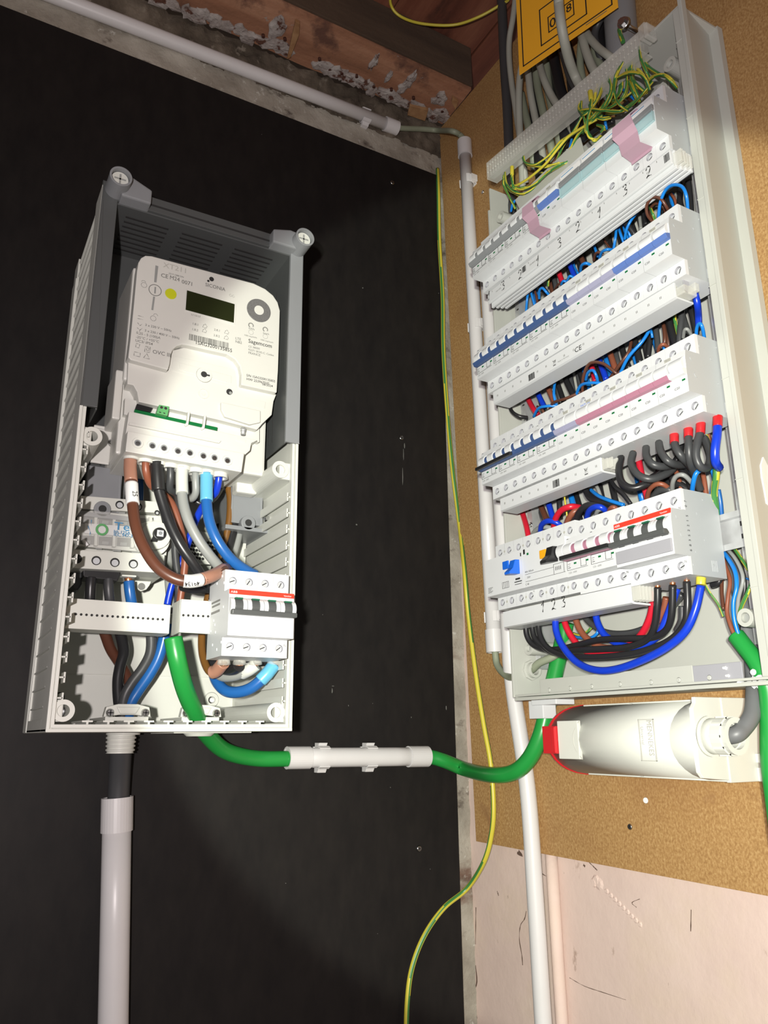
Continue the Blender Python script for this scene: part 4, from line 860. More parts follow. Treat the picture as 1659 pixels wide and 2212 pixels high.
wz('C', 'above the third breaker row', *Z5, [
 ('kblue', .0047, [(1262, 640, 66), (1275, 700, 62), (1280, 760, 50), (1282, 820, 44)]),
 ('blue', .0023, [(1267, 890, 70), (1272, 825, 78), (1288, 803, 80), (1302, 825, 78), (1314, 890, 68)]),
 ('wgrey', .0023, [(1198, 880, 66), (1205, 840, 74), (1222, 835, 74), (1245, 870, 64)]),
 ('wblack', .0046, [(1225, 670, 34), (1245, 740, 38), (1268, 850, 38)]),
 ('wdark', .0046, [(1185, 690, 36), (1188, 770, 40), (1180, 850, 42), (1178, 910, 42)]),
 ('gy', .0026, [(1150, 730, 40), (1152, 780, 42), (1175, 880, 40)]),
 ('wblack', .0046, [(1115, 740, 36), (1128, 820, 40), (1158, 930, 42)]),
 ('brown', .0028, [(1080, 780, 36), (1092, 820, 40), (1098, 880, 42), (1092, 940, 40)]),
 ('wdark', .0044, [(1040, 790, 34), (1052, 850, 38), (1062, 950, 40)]),
 ('wblack', .0044, [(1035, 820, 26), (1020, 880, 30), (1005, 990, 32)]),
 ('rbrown', .0025, [(1062, 975, 64), (1066, 935, 74), (1090, 915, 76), (1120, 935, 66)]),
 ('blue', .0022, [(1090, 910, 60), (1095, 940, 62), (1105, 965, 58)]),
 ('wblack', .0052, [(915, 850, 38), (940, 920, 44), (965, 1020, 46)]),
 ('blue', .0025, [(1022, 825, 56), (975, 900, 62), (900, 985, 66), (855, 1075, 60)]),
 ('blue', .0020, [(1018, 830, 50), (1025, 850, 52), (1030, 880, 50)]),
 ('brown', .0026, [(915, 900, 54), (900, 960, 60), (850, 1030, 62), (800, 1100, 56)]),
 ('brown', .0024, [(650, 1180, 62), (655, 1090, 72), (690, 1020, 76), (760, 1020, 76), (830, 1070, 70), (860, 1090, 60)]),
 ('kblue', .0048, [(725, 960, 34), (755, 1040, 42), (780, 1110, 44)]),
 ('wred', .0046, [(680, 990, 38), (700, 1040, 44), (722, 1120, 46)]),
 ('rbrown', .0048, [(785, 920, 32), (812, 1000, 38), (835, 1070, 40)]),
 ('wblack', .0046, [(855, 880, 26), (872, 960, 32), (905, 1050, 34)]),
 ('blue', .0024, [(668, 1110, 66), (680, 1070, 74), (708, 1058, 76), (728, 1095, 72), (735, 1140, 62)]),
 ('blue', .0024, [(612, 1205, 60), (640, 1140, 68), (700, 1125, 70), (775, 1130, 62)]),
 ('wblack', .0050, [(545, 1070, 30), (570, 1130, 36), (605, 1200, 38)]),
 ('blue', .0024, [(500, 1120, 56), (495, 1190, 62), (515, 1265, 58)]),
 ('rbrown', .0048, [(445, 1110, 30), (470, 1170, 36), (500, 1240, 38)]),
 ('kblue', .0048, [(395, 1150, 32), (415, 1200, 38), (445, 1260, 38)]),
 ('wred', .0046, [(340, 1170, 40), (358, 1220, 46), (385, 1270, 50), (410, 1300, 48)]),
 ('blue', .0024, [(385, 1309, 60), (410, 1265, 68), (455, 1252, 68), (510, 1250, 60)]),
 ('brown', .0024, [(465, 1290, 56), (490, 1235, 66), (560, 1210, 68), (640, 1175, 60)]),
 ('brown', .0024, [(405, 1255, 52), (430, 1270, 56), (445, 1300, 54)]),
 ('wblack', .0034, [(252, 1225, 60), (262, 1275, 66), (300, 1305, 66), (350, 1315, 55)]),
 ('wblack', .0046, [(620, 1020, 22), (640, 1080, 24), (665, 1160, 26)]),
 ('wblack', .0046, [(1150, 720, 24), (1145, 830, 26), (1140, 930, 28)]),
 ('wblack', .0046, [(505, 1100, 22), (525, 1160, 24), (550, 1230, 26)]),
])
Z6 = (1020, 850, 2.596)
wz('D', 'above the bottom breaker row', *Z6, [
 ('wred', .0044, [(268, 630, 40), (288, 690, 46), (305, 750, 50), (318, 820, 52)]),
 ('brown', .0046, [(370, 600, 34), (400, 665, 38), (425, 730, 40)]),
 ('kblue', .0046, [(415, 575, 36), (435, 640, 42), (458, 720, 44)]),
 ('wblack', .0044, [(485, 560, 34), (490, 620, 36), (492, 700, 36)]),
 ('yel', .0012, [(514, 535, 60), (520, 600, 62), (532, 690, 60), (530, 720, 58)]),
 ('wred', .0044, [(458, 790, 62), (462, 720, 72), (495, 660, 76), (550, 635, 74), (605, 640, 62)]),
 ('kblue', .0040, [(382, 800, 60), (388, 740, 72), (425, 715, 76), (475, 725, 72), (515, 760, 62)]),
 ('wgrey', .0036, [(330, 820, 54), (350, 775, 62), (390, 750, 66), (440, 755, 62), (470, 780, 56)]),
 ('rbrown', .0042, [(520, 770, 58), (535, 715, 68), (570, 665, 70), (620, 645, 60)]),
 ('wblack', .0044, [(580, 755, 62), (592, 680, 72), (640, 630, 76), (710, 630, 70), (770, 660, 60)]),
 ('kblue', .0040, [(640, 720, 62), (655, 660, 74), (695, 635, 78), (735, 645, 74), (760, 680, 62)]),
 ('wgrey', .0030, [(690, 710, 62), (700, 665, 72), (725, 648, 74), (755, 670, 64)]),
 ('rbrown', .0030, [(758, 690, 62), (775, 645, 72), (800, 640, 72), (825, 665, 62)]),
 ('wblack', .0046, [(630, 520, 50), (655, 575, 54), (720, 605, 58), (790, 625, 60), (850, 640, 60)]),
 ('blue', .0026, [(665, 540, 58), (710, 575, 63), (770, 600, 66), (850, 625, 64)]),
 ('wgrey', .0026, [(685, 500, 40), (705, 535, 44), (725, 590, 44)]),
 ('wblack', .0026, [(770, 470, 58), (800, 520, 64), (845, 560, 66), (890, 620, 62)]),
 ('wblack', .0046, [(835, 358, 78), (823, 430, 88), (840, 500, 92), (900, 530, 88), (980, 505, 78), (1060, 450, 60), (1110, 415, 50)]),
 ('wdark', .0046, [(902, 335, 78), (892, 395, 88), (930, 455, 92), (1000, 480, 86), (1080, 455, 70), (1130, 420, 55)]),
 ('wdark', .0046, [(975, 305, 78), (978, 350, 88), (1010, 395, 90), (1070, 410, 80), (1130, 400, 60)]),
 ('wdark', .0046, [(1047, 277, 78), (1060, 330, 88), (1100, 380, 88), (1150, 400, 74), (1200, 400, 55)]),
 ('wdark', .0046, [(1133, 270, 78), (1145, 310, 84), (1180, 360, 80), (1225, 410, 60), (1260, 470, 46)]),
 ('wdark', .0046, [(1213, 235, 78), (1214, 290, 84), (1222, 380, 80), (1250, 460, 60), (1280, 540, 46)]),
 ('wdark', .0046, [(1282, 210, 78), (1262, 280, 86), (1255, 350, 88), (1280, 410, 84), (1320, 415, 72), (1335, 350, 60), (1315, 280, 50), (1290, 220, 46)]),
 ('kblue', .0050, [(1376, 165, 78), (1373, 230, 82), (1362, 320, 84), (1366, 385, 80), (1385, 415, 68)]),
 ('wred', .0044, [(930, 345, 42), (942, 420, 48), (960, 500, 50), (985, 590, 52)]),
 ('rbrown', .0030, [(980, 600, 62), (992, 545, 72), (1030, 510, 76), (1075, 512, 72), (1115, 545, 62)]),
 ('wgrey', .0028, [(1122, 560, 62), (1125, 500, 74), (1148, 462, 78), (1190, 460, 76), (1240, 510, 62)]),
 ('blue', .0028, [(1232, 560, 64), (1240, 500, 72), (1255, 450, 74), (1285, 425, 70)]),
 ('blue', .0028, [(1345, 425, 48), (1358, 480, 50), (1345, 560, 50), (1352, 640, 46)]),
 ('gy', .0040, [(1372, 410, 64), (1368, 470, 62), (1358, 560, 56), (1375, 690, 46)]),
 ('sblue', .0028, [(1380, 540, 50), (1392, 610, 48), (1400, 700, 44)]),
 ('gy', .0024, [(1300, 215, 48), (1325, 270, 46), (1345, 330, 44)]),
 ('rbrown', .0030, [(1310, 195, 42), (1330, 260, 40), (1345, 320, 40)]),
 ('rbrown', .0030, [(1290, 430, 40), (1302, 490, 42), (1312, 570, 42)]),
 ('rbrown', .0030, [(1140, 430, 44), (1155, 470, 46), (1175, 540, 46)]),
 ('wblack', .0046, [(1175, 430, 40), (1215, 480, 44), (1240, 560, 44)]),
 ('wblack', .0046, [(1265, 440, 32), (1290, 500, 34), (1295, 570, 34)]),
 ('wblack', .0046, [(1170, 260, 30), (1160, 350, 34), (1100, 420, 36), (1010, 470, 36), (900, 540, 32)]),
 ('wblack', .0046, [(1060, 400, 28), (1110, 450, 30), (1160, 560, 30)]),
 ('wblack', .0046, [(1040, 300, 26), (1050, 420, 28), (1000, 540, 28), (1010, 600, 28)]),
 ('wdark', .0046, [(1010, 590, 60), (1050, 545, 66), (1105, 540, 66), (1130, 560, 60)]),
 ('wblack', .0046, [(1060, 590, 40), (1110, 530, 46), (1160, 510, 46), (1230, 560, 40)]),
])
Z2 = (1030, 1150, 2.637)
wz('E', 'below the bottom breaker row', *Z2, [
 ('wblack', .0040, [(280, 510, 72), (284, 580, 72), (315, 635, 70), (380, 665, 68), (470, 665, 66), (580, 640, 66), (700, 612, 68), (850, 605, 70), (990, 600, 70), (1075, 560, 72), (1110, 470, 76), (1116, 300, 80)]),
 ('wblack', .0040, [(312, 510, 72), (325, 590, 72), (365, 640, 71), (440, 685, 70), (560, 672, 70), (700, 665, 70), (850, 655, 70), (960, 615, 71), (1010, 545, 74), (1028, 420, 78), (1030, 315, 80)]),
 ('wblack', .0040, [(350, 500, 74), (358, 580, 75), (400, 655, 76), (490, 700, 76), (620, 712, 76), (780, 705, 76), (940, 680, 76), (1090, 620, 76), (1180, 530, 78), (1200, 420, 80), (1196, 280, 80)]),
 ('kblue', .0044, [(448, 480, 82), (452, 560, 84), (490, 650, 86), (570, 740, 87), (680, 785, 88), (800, 778, 88), (950, 725, 88), (1090, 650, 87), (1190, 560, 86), (1245, 440, 84), (1276, 305, 80)]),
 ('wred', .0042, [(490, 470, 62), (510, 540, 62), (550, 610, 60), (610, 670, 58), (700, 692, 56), (830, 660, 54), (930, 590, 54), (990, 470, 56), (1008, 330, 60)]),
 ('rbrown', .0042, [(555, 470, 52), (585, 550, 52), (635, 610, 52), (720, 655, 50), (860, 650, 48), (980, 560, 48), (1060, 450, 48), (1080, 370, 50)]),
 ('kblue', .0044, [(672, 440, 60), (690, 520, 60), (735, 590, 60), (830, 645, 60), (930, 645, 60), (1030, 590, 60), (1085, 480, 60), (1140, 320, 58)]),
 ('wdark', .0040, [(600, 460, 44), (650, 520, 44), (740, 570, 44), (860, 575, 44), (980, 535, 44), (1090, 450, 44), (1170, 350, 44)]),
 ('wblack', .0036, [(640, 470, 36), (680, 510, 36), (700, 560, 36)]),
 ('gy', .0017, [(550, 575, 40), (590, 585, 44), (630, 565, 46), (660, 530, 44)]),
 ('blue', .0020, [(555, 595, 42), (600, 600, 46), (650, 600, 48), (685, 575, 48), (690, 550, 46)]),
 ('wdark', .0044, [(1170, 420, 52), (1168, 500, 52), (1140, 560, 50)]),
])
wz('F', 'below the right end of the steel rail', *Z2, [
 ('rbrown', .0030, [(1390, 100, 34), (1412, 180, 40), (1442, 270, 46), (1432, 360, 50), (1425, 450, 52), (1445, 530, 54), (1475, 600, 54)]),
 ('blue', .0031, [(1380, 85, 38), (1425, 140, 46), (1470, 220, 54), (1480, 310, 57), (1462, 400, 58), (1468, 500, 58), (1495, 595, 55)]),
 ('wgrey', .0028, [(1410, 80, 36), (1465, 140, 44), (1505, 215, 50), (1515, 280, 52), (1490, 380, 50), (1485, 480, 46)]),
 ('wblack', .0030, [(1425, 80, 30), (1480, 150, 36), (1520, 240, 42), (1525, 330, 42), (1500, 420, 42), (1490, 560, 46)]),
 ('gy', .0026, [(1455, 75, 34), (1500, 140, 40), (1550, 215, 46)]),
 ('gy', .0028, [(1565, 290, 52), (1545, 340, 54), (1505, 430, 52), (1485, 520, 50)]),
 ('brown', .0028, [(1400, 190, 30), (1395, 330, 36), (1405, 440, 40)]),
 ('gy', .0017, [(1290, 275, 50), (1325, 340, 48), (1375, 410, 44), (1405, 480, 42)]),
 ('blue', .0014, [(1535, 262, 44), (1560, 272, 46)]),
 ('rbrown', .0024, [(1520, 90, 26), (1548, 160, 32), (1560, 260, 38)]),
 ('wblack', .0050, [(1340, 130, 30), (1375, 200, 34), (1380, 280, 36), (1340, 300, 36)]),
])
Zg = (1000, 50, 3.318)
wz('A', 'above the top breaker row', *Zg, [
 ('gy', .0020, [(435, 955, 74), (450, 1000, 76), (520, 1012, 76), (620, 945, 74), (700, 855, 72), (790, 785, 70), (880, 735, 68), (1000, 660, 62)]),
 ('yel', .0023, [(345, 1165, 76), (390, 1160, 78), (480, 1105, 78), (590, 1010, 78), (680, 900, 76), (760, 810, 74), (870, 740, 72), (960, 690, 66)]),
 ('gy', .0022, [(352, 1070, 76), (350, 1120, 78), (370, 1170, 78), (430, 1190, 76), (520, 1150, 74), (600, 1080, 70), (700, 1020, 66), (760, 990, 60)]),
 ('gy', .0019, [(300, 1075, 70), (310, 1150, 74), (370, 1210, 72), (440, 1220, 68), (520, 1170, 62), (600, 1060, 60)]),
 ('gy', .0019, [(292, 1090, 66), (292, 1160, 68), (330, 1240, 64), (380, 1330, 56)]),
 ('gy', .0019, [(298, 1100, 62), (320, 1180, 62), (390, 1230, 60), (470, 1262, 54)]),
 ('gy', .0019, [(436, 985, 68), (470, 1020, 70), (560, 1025, 68), (660, 1010, 64), (740, 980, 56)]),
 ('gy', .0024, [(918, 520, 76), (920, 590, 78), (895, 680, 78), (890, 760, 76), (905, 815, 74), (950, 835, 68), (985, 810, 60)]),
 ('gy', .0019, [(850, 560, 74), (848, 610, 76), (870, 690, 76), (885, 770, 72), (915, 830, 66)]),
 ('gy', .0019, [(1000, 420, 66), (965, 540, 72), (880, 640, 76), (830, 620, 74), (842, 560, 70)]),
 ('gy', .0019, [(840, 625, 76), (920, 615, 78), (1010, 625, 76), (1120, 630, 70), (1165, 620, 62)]),
 ('gy', .0019, [(1045, 380, 70), (1060, 470, 72), (1020, 570, 72), (930, 690, 70), (830, 800, 66), (740, 960, 58)]),
 ('gy', .0019, [(1110, 310, 68), (1085, 450, 72), (1050, 560, 74), (980, 640, 72), (900, 720, 68), (860, 760, 64)]),
 ('gy', .0019, [(1160, 270, 64), (1175, 400, 68), (1150, 520, 70), (1060, 600, 68), (960, 660, 66), (850, 790, 60)]),
 ('gy', .0021, [(1108, 390, 74), (1180, 360, 80), (1260, 362, 82), (1310, 400, 80), (1340, 480, 72)]),
 ('gy', .0021, [(1150, 280, 72), (1100, 380, 76), (1085, 480, 78), (1110, 570, 76), (1170, 625, 66)]),
 ('gy', .0021, [(1225, 215, 62), (1205, 320, 66), (1210, 400, 68), (1250, 510, 68), (1270, 560, 60)]),
 ('gy', .0022, [(1265, 170, 70), (1275, 250, 74), (1310, 340, 72), (1345, 410, 62)]),
 ('gy', .0022, [(1335, 420, 66), (1370, 385, 72), (1430, 368, 74), (1490, 400, 72), (1535, 470, 64)]),
 ('gy', .0024, [(1275, 200, 50), (1320, 300, 54), (1400, 360, 56), (1480, 400, 56), (1530, 460, 54)]),
 ('gy', .0023, [(1180, 240, 60), (1190, 330, 64), (1230, 420, 64), (1290, 480, 60), (1320, 500, 54)]),
 ('yel', .0027, [(965, 440, 66), (950, 500, 68), (940, 590, 66), (905, 690, 60)]),
 ('gy', .0019, [(1360, 420, 66), (1300, 490, 70), (1220, 580, 68), (1120, 640, 62), (1040, 650, 56)]),
 ('gy', .0026, [(1190, 420, 66), (1220, 490, 68), (1255, 560, 60)]),
 ('yel', .0026, [(1035, 385, 60), (1060, 430, 62), (1070, 500, 60)]),
 ('gy', .0019, [(910, 580, 66), (930, 660, 68), (1000, 690, 64), (1060, 680, 56)]),
 ('gy', .0019, [(1030, 520, 58), (1080, 560, 60), (1150, 540, 62), (1240, 470, 58)]),
 ('gy', .0019, [(870, 640, 56), (800, 760, 58), (720, 880, 56), (640, 1060, 50)]),
 ('gy', .0022, [(960, 730, 56), (1010, 745, 58), (990, 780, 56)]),
 ('gy', .0019, [(560, 1070, 56), (600, 1080, 58), (650, 1110, 52)]),
 ('yel', .0024, [(1240, 320, 54), (1270, 345, 56), (1300, 380, 54)]),
 ('gy', .0024, [(1130, 330, 52), (1140, 440, 54), (1110, 520, 52), (1000, 620, 48)]),
 ('gy', .0026, [(1240, 220, 54), (1220, 300, 56), (1200, 440, 54)]),
 ('blue', .0024, [(1015, 670, 50), (1022, 720, 54), (1030, 760, 50)]),
 ('blue', .0024, [(780, 830, 50), (765, 900, 54), (735, 980, 50)]),
 ('blue', .0022, [(1140, 470, 46), (1190, 510, 48), (1230, 550, 46)]),
 ('brown', .0026, [(1160, 520, 42), (1210, 560, 44), (1240, 580, 42)]),
 ('blue', .0024, [(375, 1270, 56), (355, 1300, 58), (345, 1350, 54)]),
 ('blue', .0022, [(480, 1170, 50), (520, 1190, 54), (530, 1210, 50)]),
 ('brown', .0022, [(440, 1240, 48), (490, 1200, 52), (540, 1180, 50)]),
 ('wblack', .0040, [(600, 1060, 40), (680, 1000, 44), (740, 940, 42)]),
 ('wblack', .0040, [(700, 900, 36), (800, 850, 38), (900, 800, 36)]),
 ('wblack', .0045, [(860, 840, 36), (960, 760, 38), (1080, 700, 36)]),
 ('wblack', .0045, [(1100, 640, 34), (1180, 580, 36), (1260, 520, 34)]),
 ('brown', .0026, [(680, 940, 40), (640, 1010, 44), (590, 1060, 42)]),
])
cnt = {}
for z, zt_, col, r, P, x in WL: cnt.setdefault((z, col), []).append(x)
for z, zt_, col, r, P, x in WL:
    xs_ = sorted(cnt[z, col]); n = xs_.index(x) + 1; nm = KN[col]
    art = ('%s %s wire from the left, %s' % (ORD[n], nm, zt_)) if len(xs_) > 1 else ('the only %s wire %s' % (nm, zt_))
    if col == 'gy': o = gywire(art, P, r, None, .12)
    else: o = cable('wire', art, P, r, col, 'wire', None, 10, 6)
    o['group'] = 'wires ' + zt_
# dark shadowed bundle wall behind the wires is just the enclosure back; copper ends, ferrules
def ferr(P, Q, r, mn, nm, owner_label, cat='ferrule'):
    return solo(nm, B().cyl(P, (Q - P), r, (Q - P).length, 16, 0, r * .92), mn, owner_label, cat, org=P, bevel=.0003)
def z6(x, y, d): return R(1020 + x / 2.596, 850 + y / 2.596, d / 1000)
for i, (x, y, x2, y2) in enumerate(((1133, 232, 1134, 278), (1212, 200, 1213, 245), (1282, 168, 1280, 225), (1377, 130, 1376, 185))):
    ferr(z6(x, y, 78), z6(x2, y2, 80), .0045, 'red', 'red_ferrule', '%s red ferrule from the left under the third row' % ORD[i + 1])
for i, (x, y) in enumerate(((835, 346), (902, 322), (975, 292), (1047, 264))):
    ferr(z6(x, y, 78), z6(x, y + 14, 78), .0026, 'copper', 'copper_end', '%s bare copper wire end from the left under the third row' % ORD[i + 1], 'wire end')
for i, (x, y, mn) in enumerate(((1030, 300, 0), (1116, 285, 0), (1196, 270, 0))):
    p = R(1030 + x / 2.637, 1150 + y / 2.637, .080); q = R(1030 + x / 2.637, 1150 + (y + 14) / 2.637, .080); ferr(p, q, .0028, 'copper', 'copper_end', '%s bare copper wire end under the red-striped breaker' % ORD[i + 1], 'wire end')
ferr(R(1030 + 1278 / 2.637, 1150 + 258 / 2.637, .080), R(1030 + 1275 / 2.637, 1150 + 300 / 2.637, .081), .0045, 'yel', 'yellow_ferrule', 'yellow ferrule on the deep blue wire under the red-striped breaker')
def zg(x, y, d): return R(1000 + x / 3.318, 50 + y / 3.318, d / 1000)
ferr(zg(912, 490, 76), zg(920, 550, 77), .0032, 'yel', 'yellow_ferrule', 'yellow ferrule under the middle of the clear terminal bar'); ferr(zg(352, 1030, 76), zg(352, 1085, 77), .0028, 'yel', 'yellow_ferrule', 'yellow ferrule under the left end of the clear terminal bar')
# ================================================================== grey cables coming down from above
Zs = (1060, 0, 3.95)
cb = [
 ('dark_cable', 'thick dark cable at the left edge of the cable bundle above the enclosure', .0095, 'wdark', [(85, -60, 14), (95, 60, 14), (105, 300, 13), (120, 600, 12), (140, 900, 12), (155, 1230, 12), (165, 1500, 12)]),
 ('grey_cable', 'grey cable emerging left of the yellow sign and bending towards it', .0062, 'cgrey', [(215, -60, 30), (190, 150, 32), (160, 330, 32), (158, 500, 32), (178, 700, 32), (205, 880, 34), (230, 1050, 36), (255, 1220, 36)]),
 ('grey_cable', 'first grey cable below the left edge of the yellow sign', .0070, 'cgrey', [(285, 480, 46), (250, 650, 48), (240, 850, 50), (245, 1050, 50), (255, 1230, 50)]),
 ('grey_cable', 'second grey cable below the yellow sign, counted from its left', .0070, 'cgrey', [(300, 450, 48), (320, 620, 50), (340, 800, 52), (370, 960, 52), (400, 1100, 52)]),
 ('grey_cable', 'third grey cable below the yellow sign, counted from its left', .0070, 'cgrey', [(390, 400, 50), (420, 560, 52), (460, 690, 54), (520, 820, 54), (590, 930, 54)]),
 ('grey_cable', 'grey cable passing in front of the yellow sign', .0085, 'cgrey', [(575, -60, 112), (583, 60, 114), (600, 200, 112), (630, 360, 100), (670, 520, 80), (725, 660, 60), (790, 780, 54)]),
 ('grey_cable', 'grey cable below the right half of the yellow sign', .0078, 'cgrey', [(745, 180, 46), (775, 300, 48), (810, 430, 50), (860, 560, 52), (910, 650, 52)]),
 ('grey_cable', 'grey cable slanting right below the right half of the sign', .0070, 'cgrey', [(790, 230, 42), (850, 330, 44), (920, 410, 46), (1010, 480, 46)]),
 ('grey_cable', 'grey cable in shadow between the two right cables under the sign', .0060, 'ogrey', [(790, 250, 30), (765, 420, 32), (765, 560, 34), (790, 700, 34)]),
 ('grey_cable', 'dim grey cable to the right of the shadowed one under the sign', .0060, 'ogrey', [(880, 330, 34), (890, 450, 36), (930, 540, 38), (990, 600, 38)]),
 ('dark_cable', 'thin dark cable behind the cable crossing the sign', .0070, 'wdark', [(585, 350, 30), (640, 520, 34), (690, 680, 38), (760, 800, 38)]),
 ('dark_cable', 'first dark cable hidden deep below the middle of the sign', .0075, 'wblack', [(520, 400, 22), (560, 600, 24), (600, 780, 26), (650, 900, 26)]),
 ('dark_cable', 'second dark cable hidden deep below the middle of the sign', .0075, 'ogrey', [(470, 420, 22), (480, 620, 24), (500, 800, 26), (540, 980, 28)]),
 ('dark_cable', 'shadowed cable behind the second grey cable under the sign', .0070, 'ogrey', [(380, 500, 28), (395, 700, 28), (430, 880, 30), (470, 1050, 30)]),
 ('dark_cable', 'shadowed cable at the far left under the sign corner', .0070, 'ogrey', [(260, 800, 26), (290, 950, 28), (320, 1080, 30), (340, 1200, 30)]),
 ('dark_cable', 'dark cable behind the right edge of the sign', .0080, 'wblack', [(960, 0, 22), (930, 150, 24), (920, 300, 26), (940, 420, 28)]),
 ('dark_cable', 'dark cable deep beside the thin rear cable under the sign', .0080, 'wblack', [(640, 380, 18), (680, 520, 20), (700, 700, 22), (720, 850, 22)]),
 ('dark_cable', 'dark cable in the deep middle of the cable bundle', .0080, 'wblack', [(540, 500, 14), (570, 700, 16), (600, 900, 16)]),
 ('dark_cable', 'dark cable in the deep left of the cable bundle', .0080, 'wblack', [(330, 600, 16), (360, 800, 16), (390, 1100, 16)]),
 ('dark_cable', 'dark grey cable below the right corner of the yellow sign', .0062, 'wdark', [(960, 120, 40), (900, 240, 40), (890, 330, 40), (920, 430, 40)]),
]
for nm, lb, r, mn, q in cb:
    if q[0][1] <= 0: dx = (q[0][0] - q[1][0]) / max(1, q[1][1] - q[0][1]); q = [(q[0][0] + dx * 700, q[0][1] - 900, 20), (q[0][0] + dx * 250, q[0][1] - 300, (q[0][2] + 20) / 2)] + q
    if q[-1][1] > 300:
        dx, dy = q[-1][0] - q[-2][0], q[-1][1] - q[-2][1]; q = q + [(q[-1][0] + dx, q[-1][1] + dy, 26 + q[-1][2] * .2), (q[-1][0] + dx * 1.8, q[-1][1] + dy * 2, 22)]
    cable(nm, lb, [R(1060 + x / 3.95, y / 3.95, d / 1000) for x, y, d in q], r * (1 if mn == 'wblack' else .78 if mn != 'cgrey' else .70), mn, 'cable', 'cables coming down above the enclosure', 16)
b = B().tube([R(1060 + 1050 / 3.95, -240, .022), R(1060 + 1080 / 3.95, -40, .022), R(1060 + 1110 / 3.95, 60, .022), R(1060 + 1130 / 3.95, 125, .022), R(1350, 170, .022)], .020, 24)
solo('grey_pipe', b, 'mgrey', 'wide dark grey pipe right of the yellow sign, behind the bolt', 'pipe', org=R(1340, 10, .022))
bt = thing('eye_bolt', 'round chrome bolt head above the right end of the clear terminal bar', 'bolt', R(1344, 50, .05))
p = R(1343, 49, .052); part('bolt_head', B().cyl(p + Vector((.004, 0, 0)), (-1, -.3, -.2), .0085, .004, 24, 0, .007).cyl(p + Vector((.0005, -.001, -.001)), (-1, -.3, -.2), .0045, .005, 6, 0, sm=False), 'chrome', bt)
part('bolt_shank', B().cyl(p, (1, 0, 0), .003, .04, 12), 'chrome', bt)
gywire('short yellow-green wire running from the round chrome bolt to the clear bar', [R(1338, 64, .050), R(1340, 74, .052), R(1346, 90, .054)], .0026)
# yellow warning sign
sg_a, sg_b, sg_c = R(1122, 162, .090), R(1335, 15, .051), R(1104, -10, .090)
sg = thing('yellow_sign', 'yellow sign with black frames hanging in front of the grey cables', 'sign', sg_a)
ux = (sg_b - sg_a); wS = ux.length; ux.normalize(); uz = (sg_c - sg_a); uz -= ux * uz.dot(ux); uz.normalize(); un = ux.cross(uz) * -1
if un.dot(CAM - sg_a) < 0: un = -un
def sp(x, z, o=0): return sg_a + ux * x + uz * z + un * o
def srect(b, x0, x1, z0, z1, o=.0006, t=.0004, m=0): b.loft([[sp(x0, z0, o - t), sp(x1, z0, o - t), sp(x1, z1, o - t), sp(x0, z1, o - t)], [sp(x0, z0, o), sp(x1, z0, o), sp(x1, z1, o), sp(x0, z1, o)]], m)
b = B(); srect(b, 0, wS, 0, .24, 0, .0012); part('sign_plate', b, 'signy', sg, .0003)
def sframe(b, x0, x1, z0, z1, t):
    srect(b, x0, x1, z0, z0 + t); srect(b, x0, x1, z1 - t, z1); srect(b, x0, x0 + t, z0, z1); srect(b, x1 - t, x1, z0, z1)
fr = B(); k_ = wS / .175
sframe(fr, .0065, wS - .0065, .0085, .24 - .0085, .0016)
sframe(fr, wS * .245, wS * .720, .0210, .082, .0016)
sframe(fr, wS * .33, wS * .600, .0340, .0600, .0014); srect(fr, wS * .500, wS * .508, .034, .060)
part('black_frames', fr, 'ink', sg)
def stext(s, x, z, size, mn='ink', xs=1):
    me = text_mesh(s, mn); o = put('lettering', me, sg); X = ux * size * xs; Yv = uz * size; Z = un
    p = sp(x, z, .0009) ; m = Matrix(((X.x, Yv.x, Z.x, p.x), (X.y, Yv.y, Z.y, p.y), (X.z, Yv.z, Z.z, p.z), (0, 0, 0, 1)))
    o.matrix_local = root_inv(sg) @ m
stext('0', wS * .345, .0385, .021); stext('B', wS * .425, .0385, .021); stext('8', wS * .520, .0440, .018)
b = B(); srect(b, wS * .70, wS * .90, .0050, .0058, .0006); part('small_print', b, 'gink', sg)
# ================================================================== the meter box on the black board
X0, X1, Z0, Z1, DF = -.583, -.344, 1.405, 1.986, .187
MB = thing('meter_box', 'open pale grey meter box mounted on the black board', 'enclosure', (-.46, 0, Z0))
part('back_panel', B().box(X0 + .004, X1 - .001, -.0045, -.0005, Z0 + .002, Z1 - .002).box(X0 + .01, X1 - .03, -.0075, -.0045, 1.470, 1.4715), 'box', MB)
# outer left wall: recessed field with horizontal louvre ribs between raised borders
b = B().box(X0 + .0025, X0 + .0055, -DF, -.0005, Z0, Z1)
b.box(X0, X0 + .003, -.030, -.0005, Z0, Z1 - .002).box(X0, X0 + .003, -DF, -.150, Z0, Z1).box(X0, X0 + .003, -.150, -.030, Z0, Z0 + .012)
LW = part('left_wall', b, 'box', MB, .0006)
rb = B()
for i in range(30):
    z = Z0 + .0225 + i * .0187
    if z < Z1 - .004: part('louvre_rib', B().box(X0 + .0002, X0 + .003, -.1475, -.042, z, z + .0016), 'box', LW, 0)
part('wall_step', B().box(X0 - .0010, X0 + .001, -.0300, -.0005, Z0, Z1 - .030), 'box', LW, .0006)
b = B().box(X1 - .0035, X1, -DF, -.0005, Z0, Z1); part('right_wall', b, 'box', MB, .0006)
b = B().box(X0, X1, -DF, -.0005, Z0 - .0005, Z0 + .0030); part('bottom_wall', b, 'box', MB, .0008)
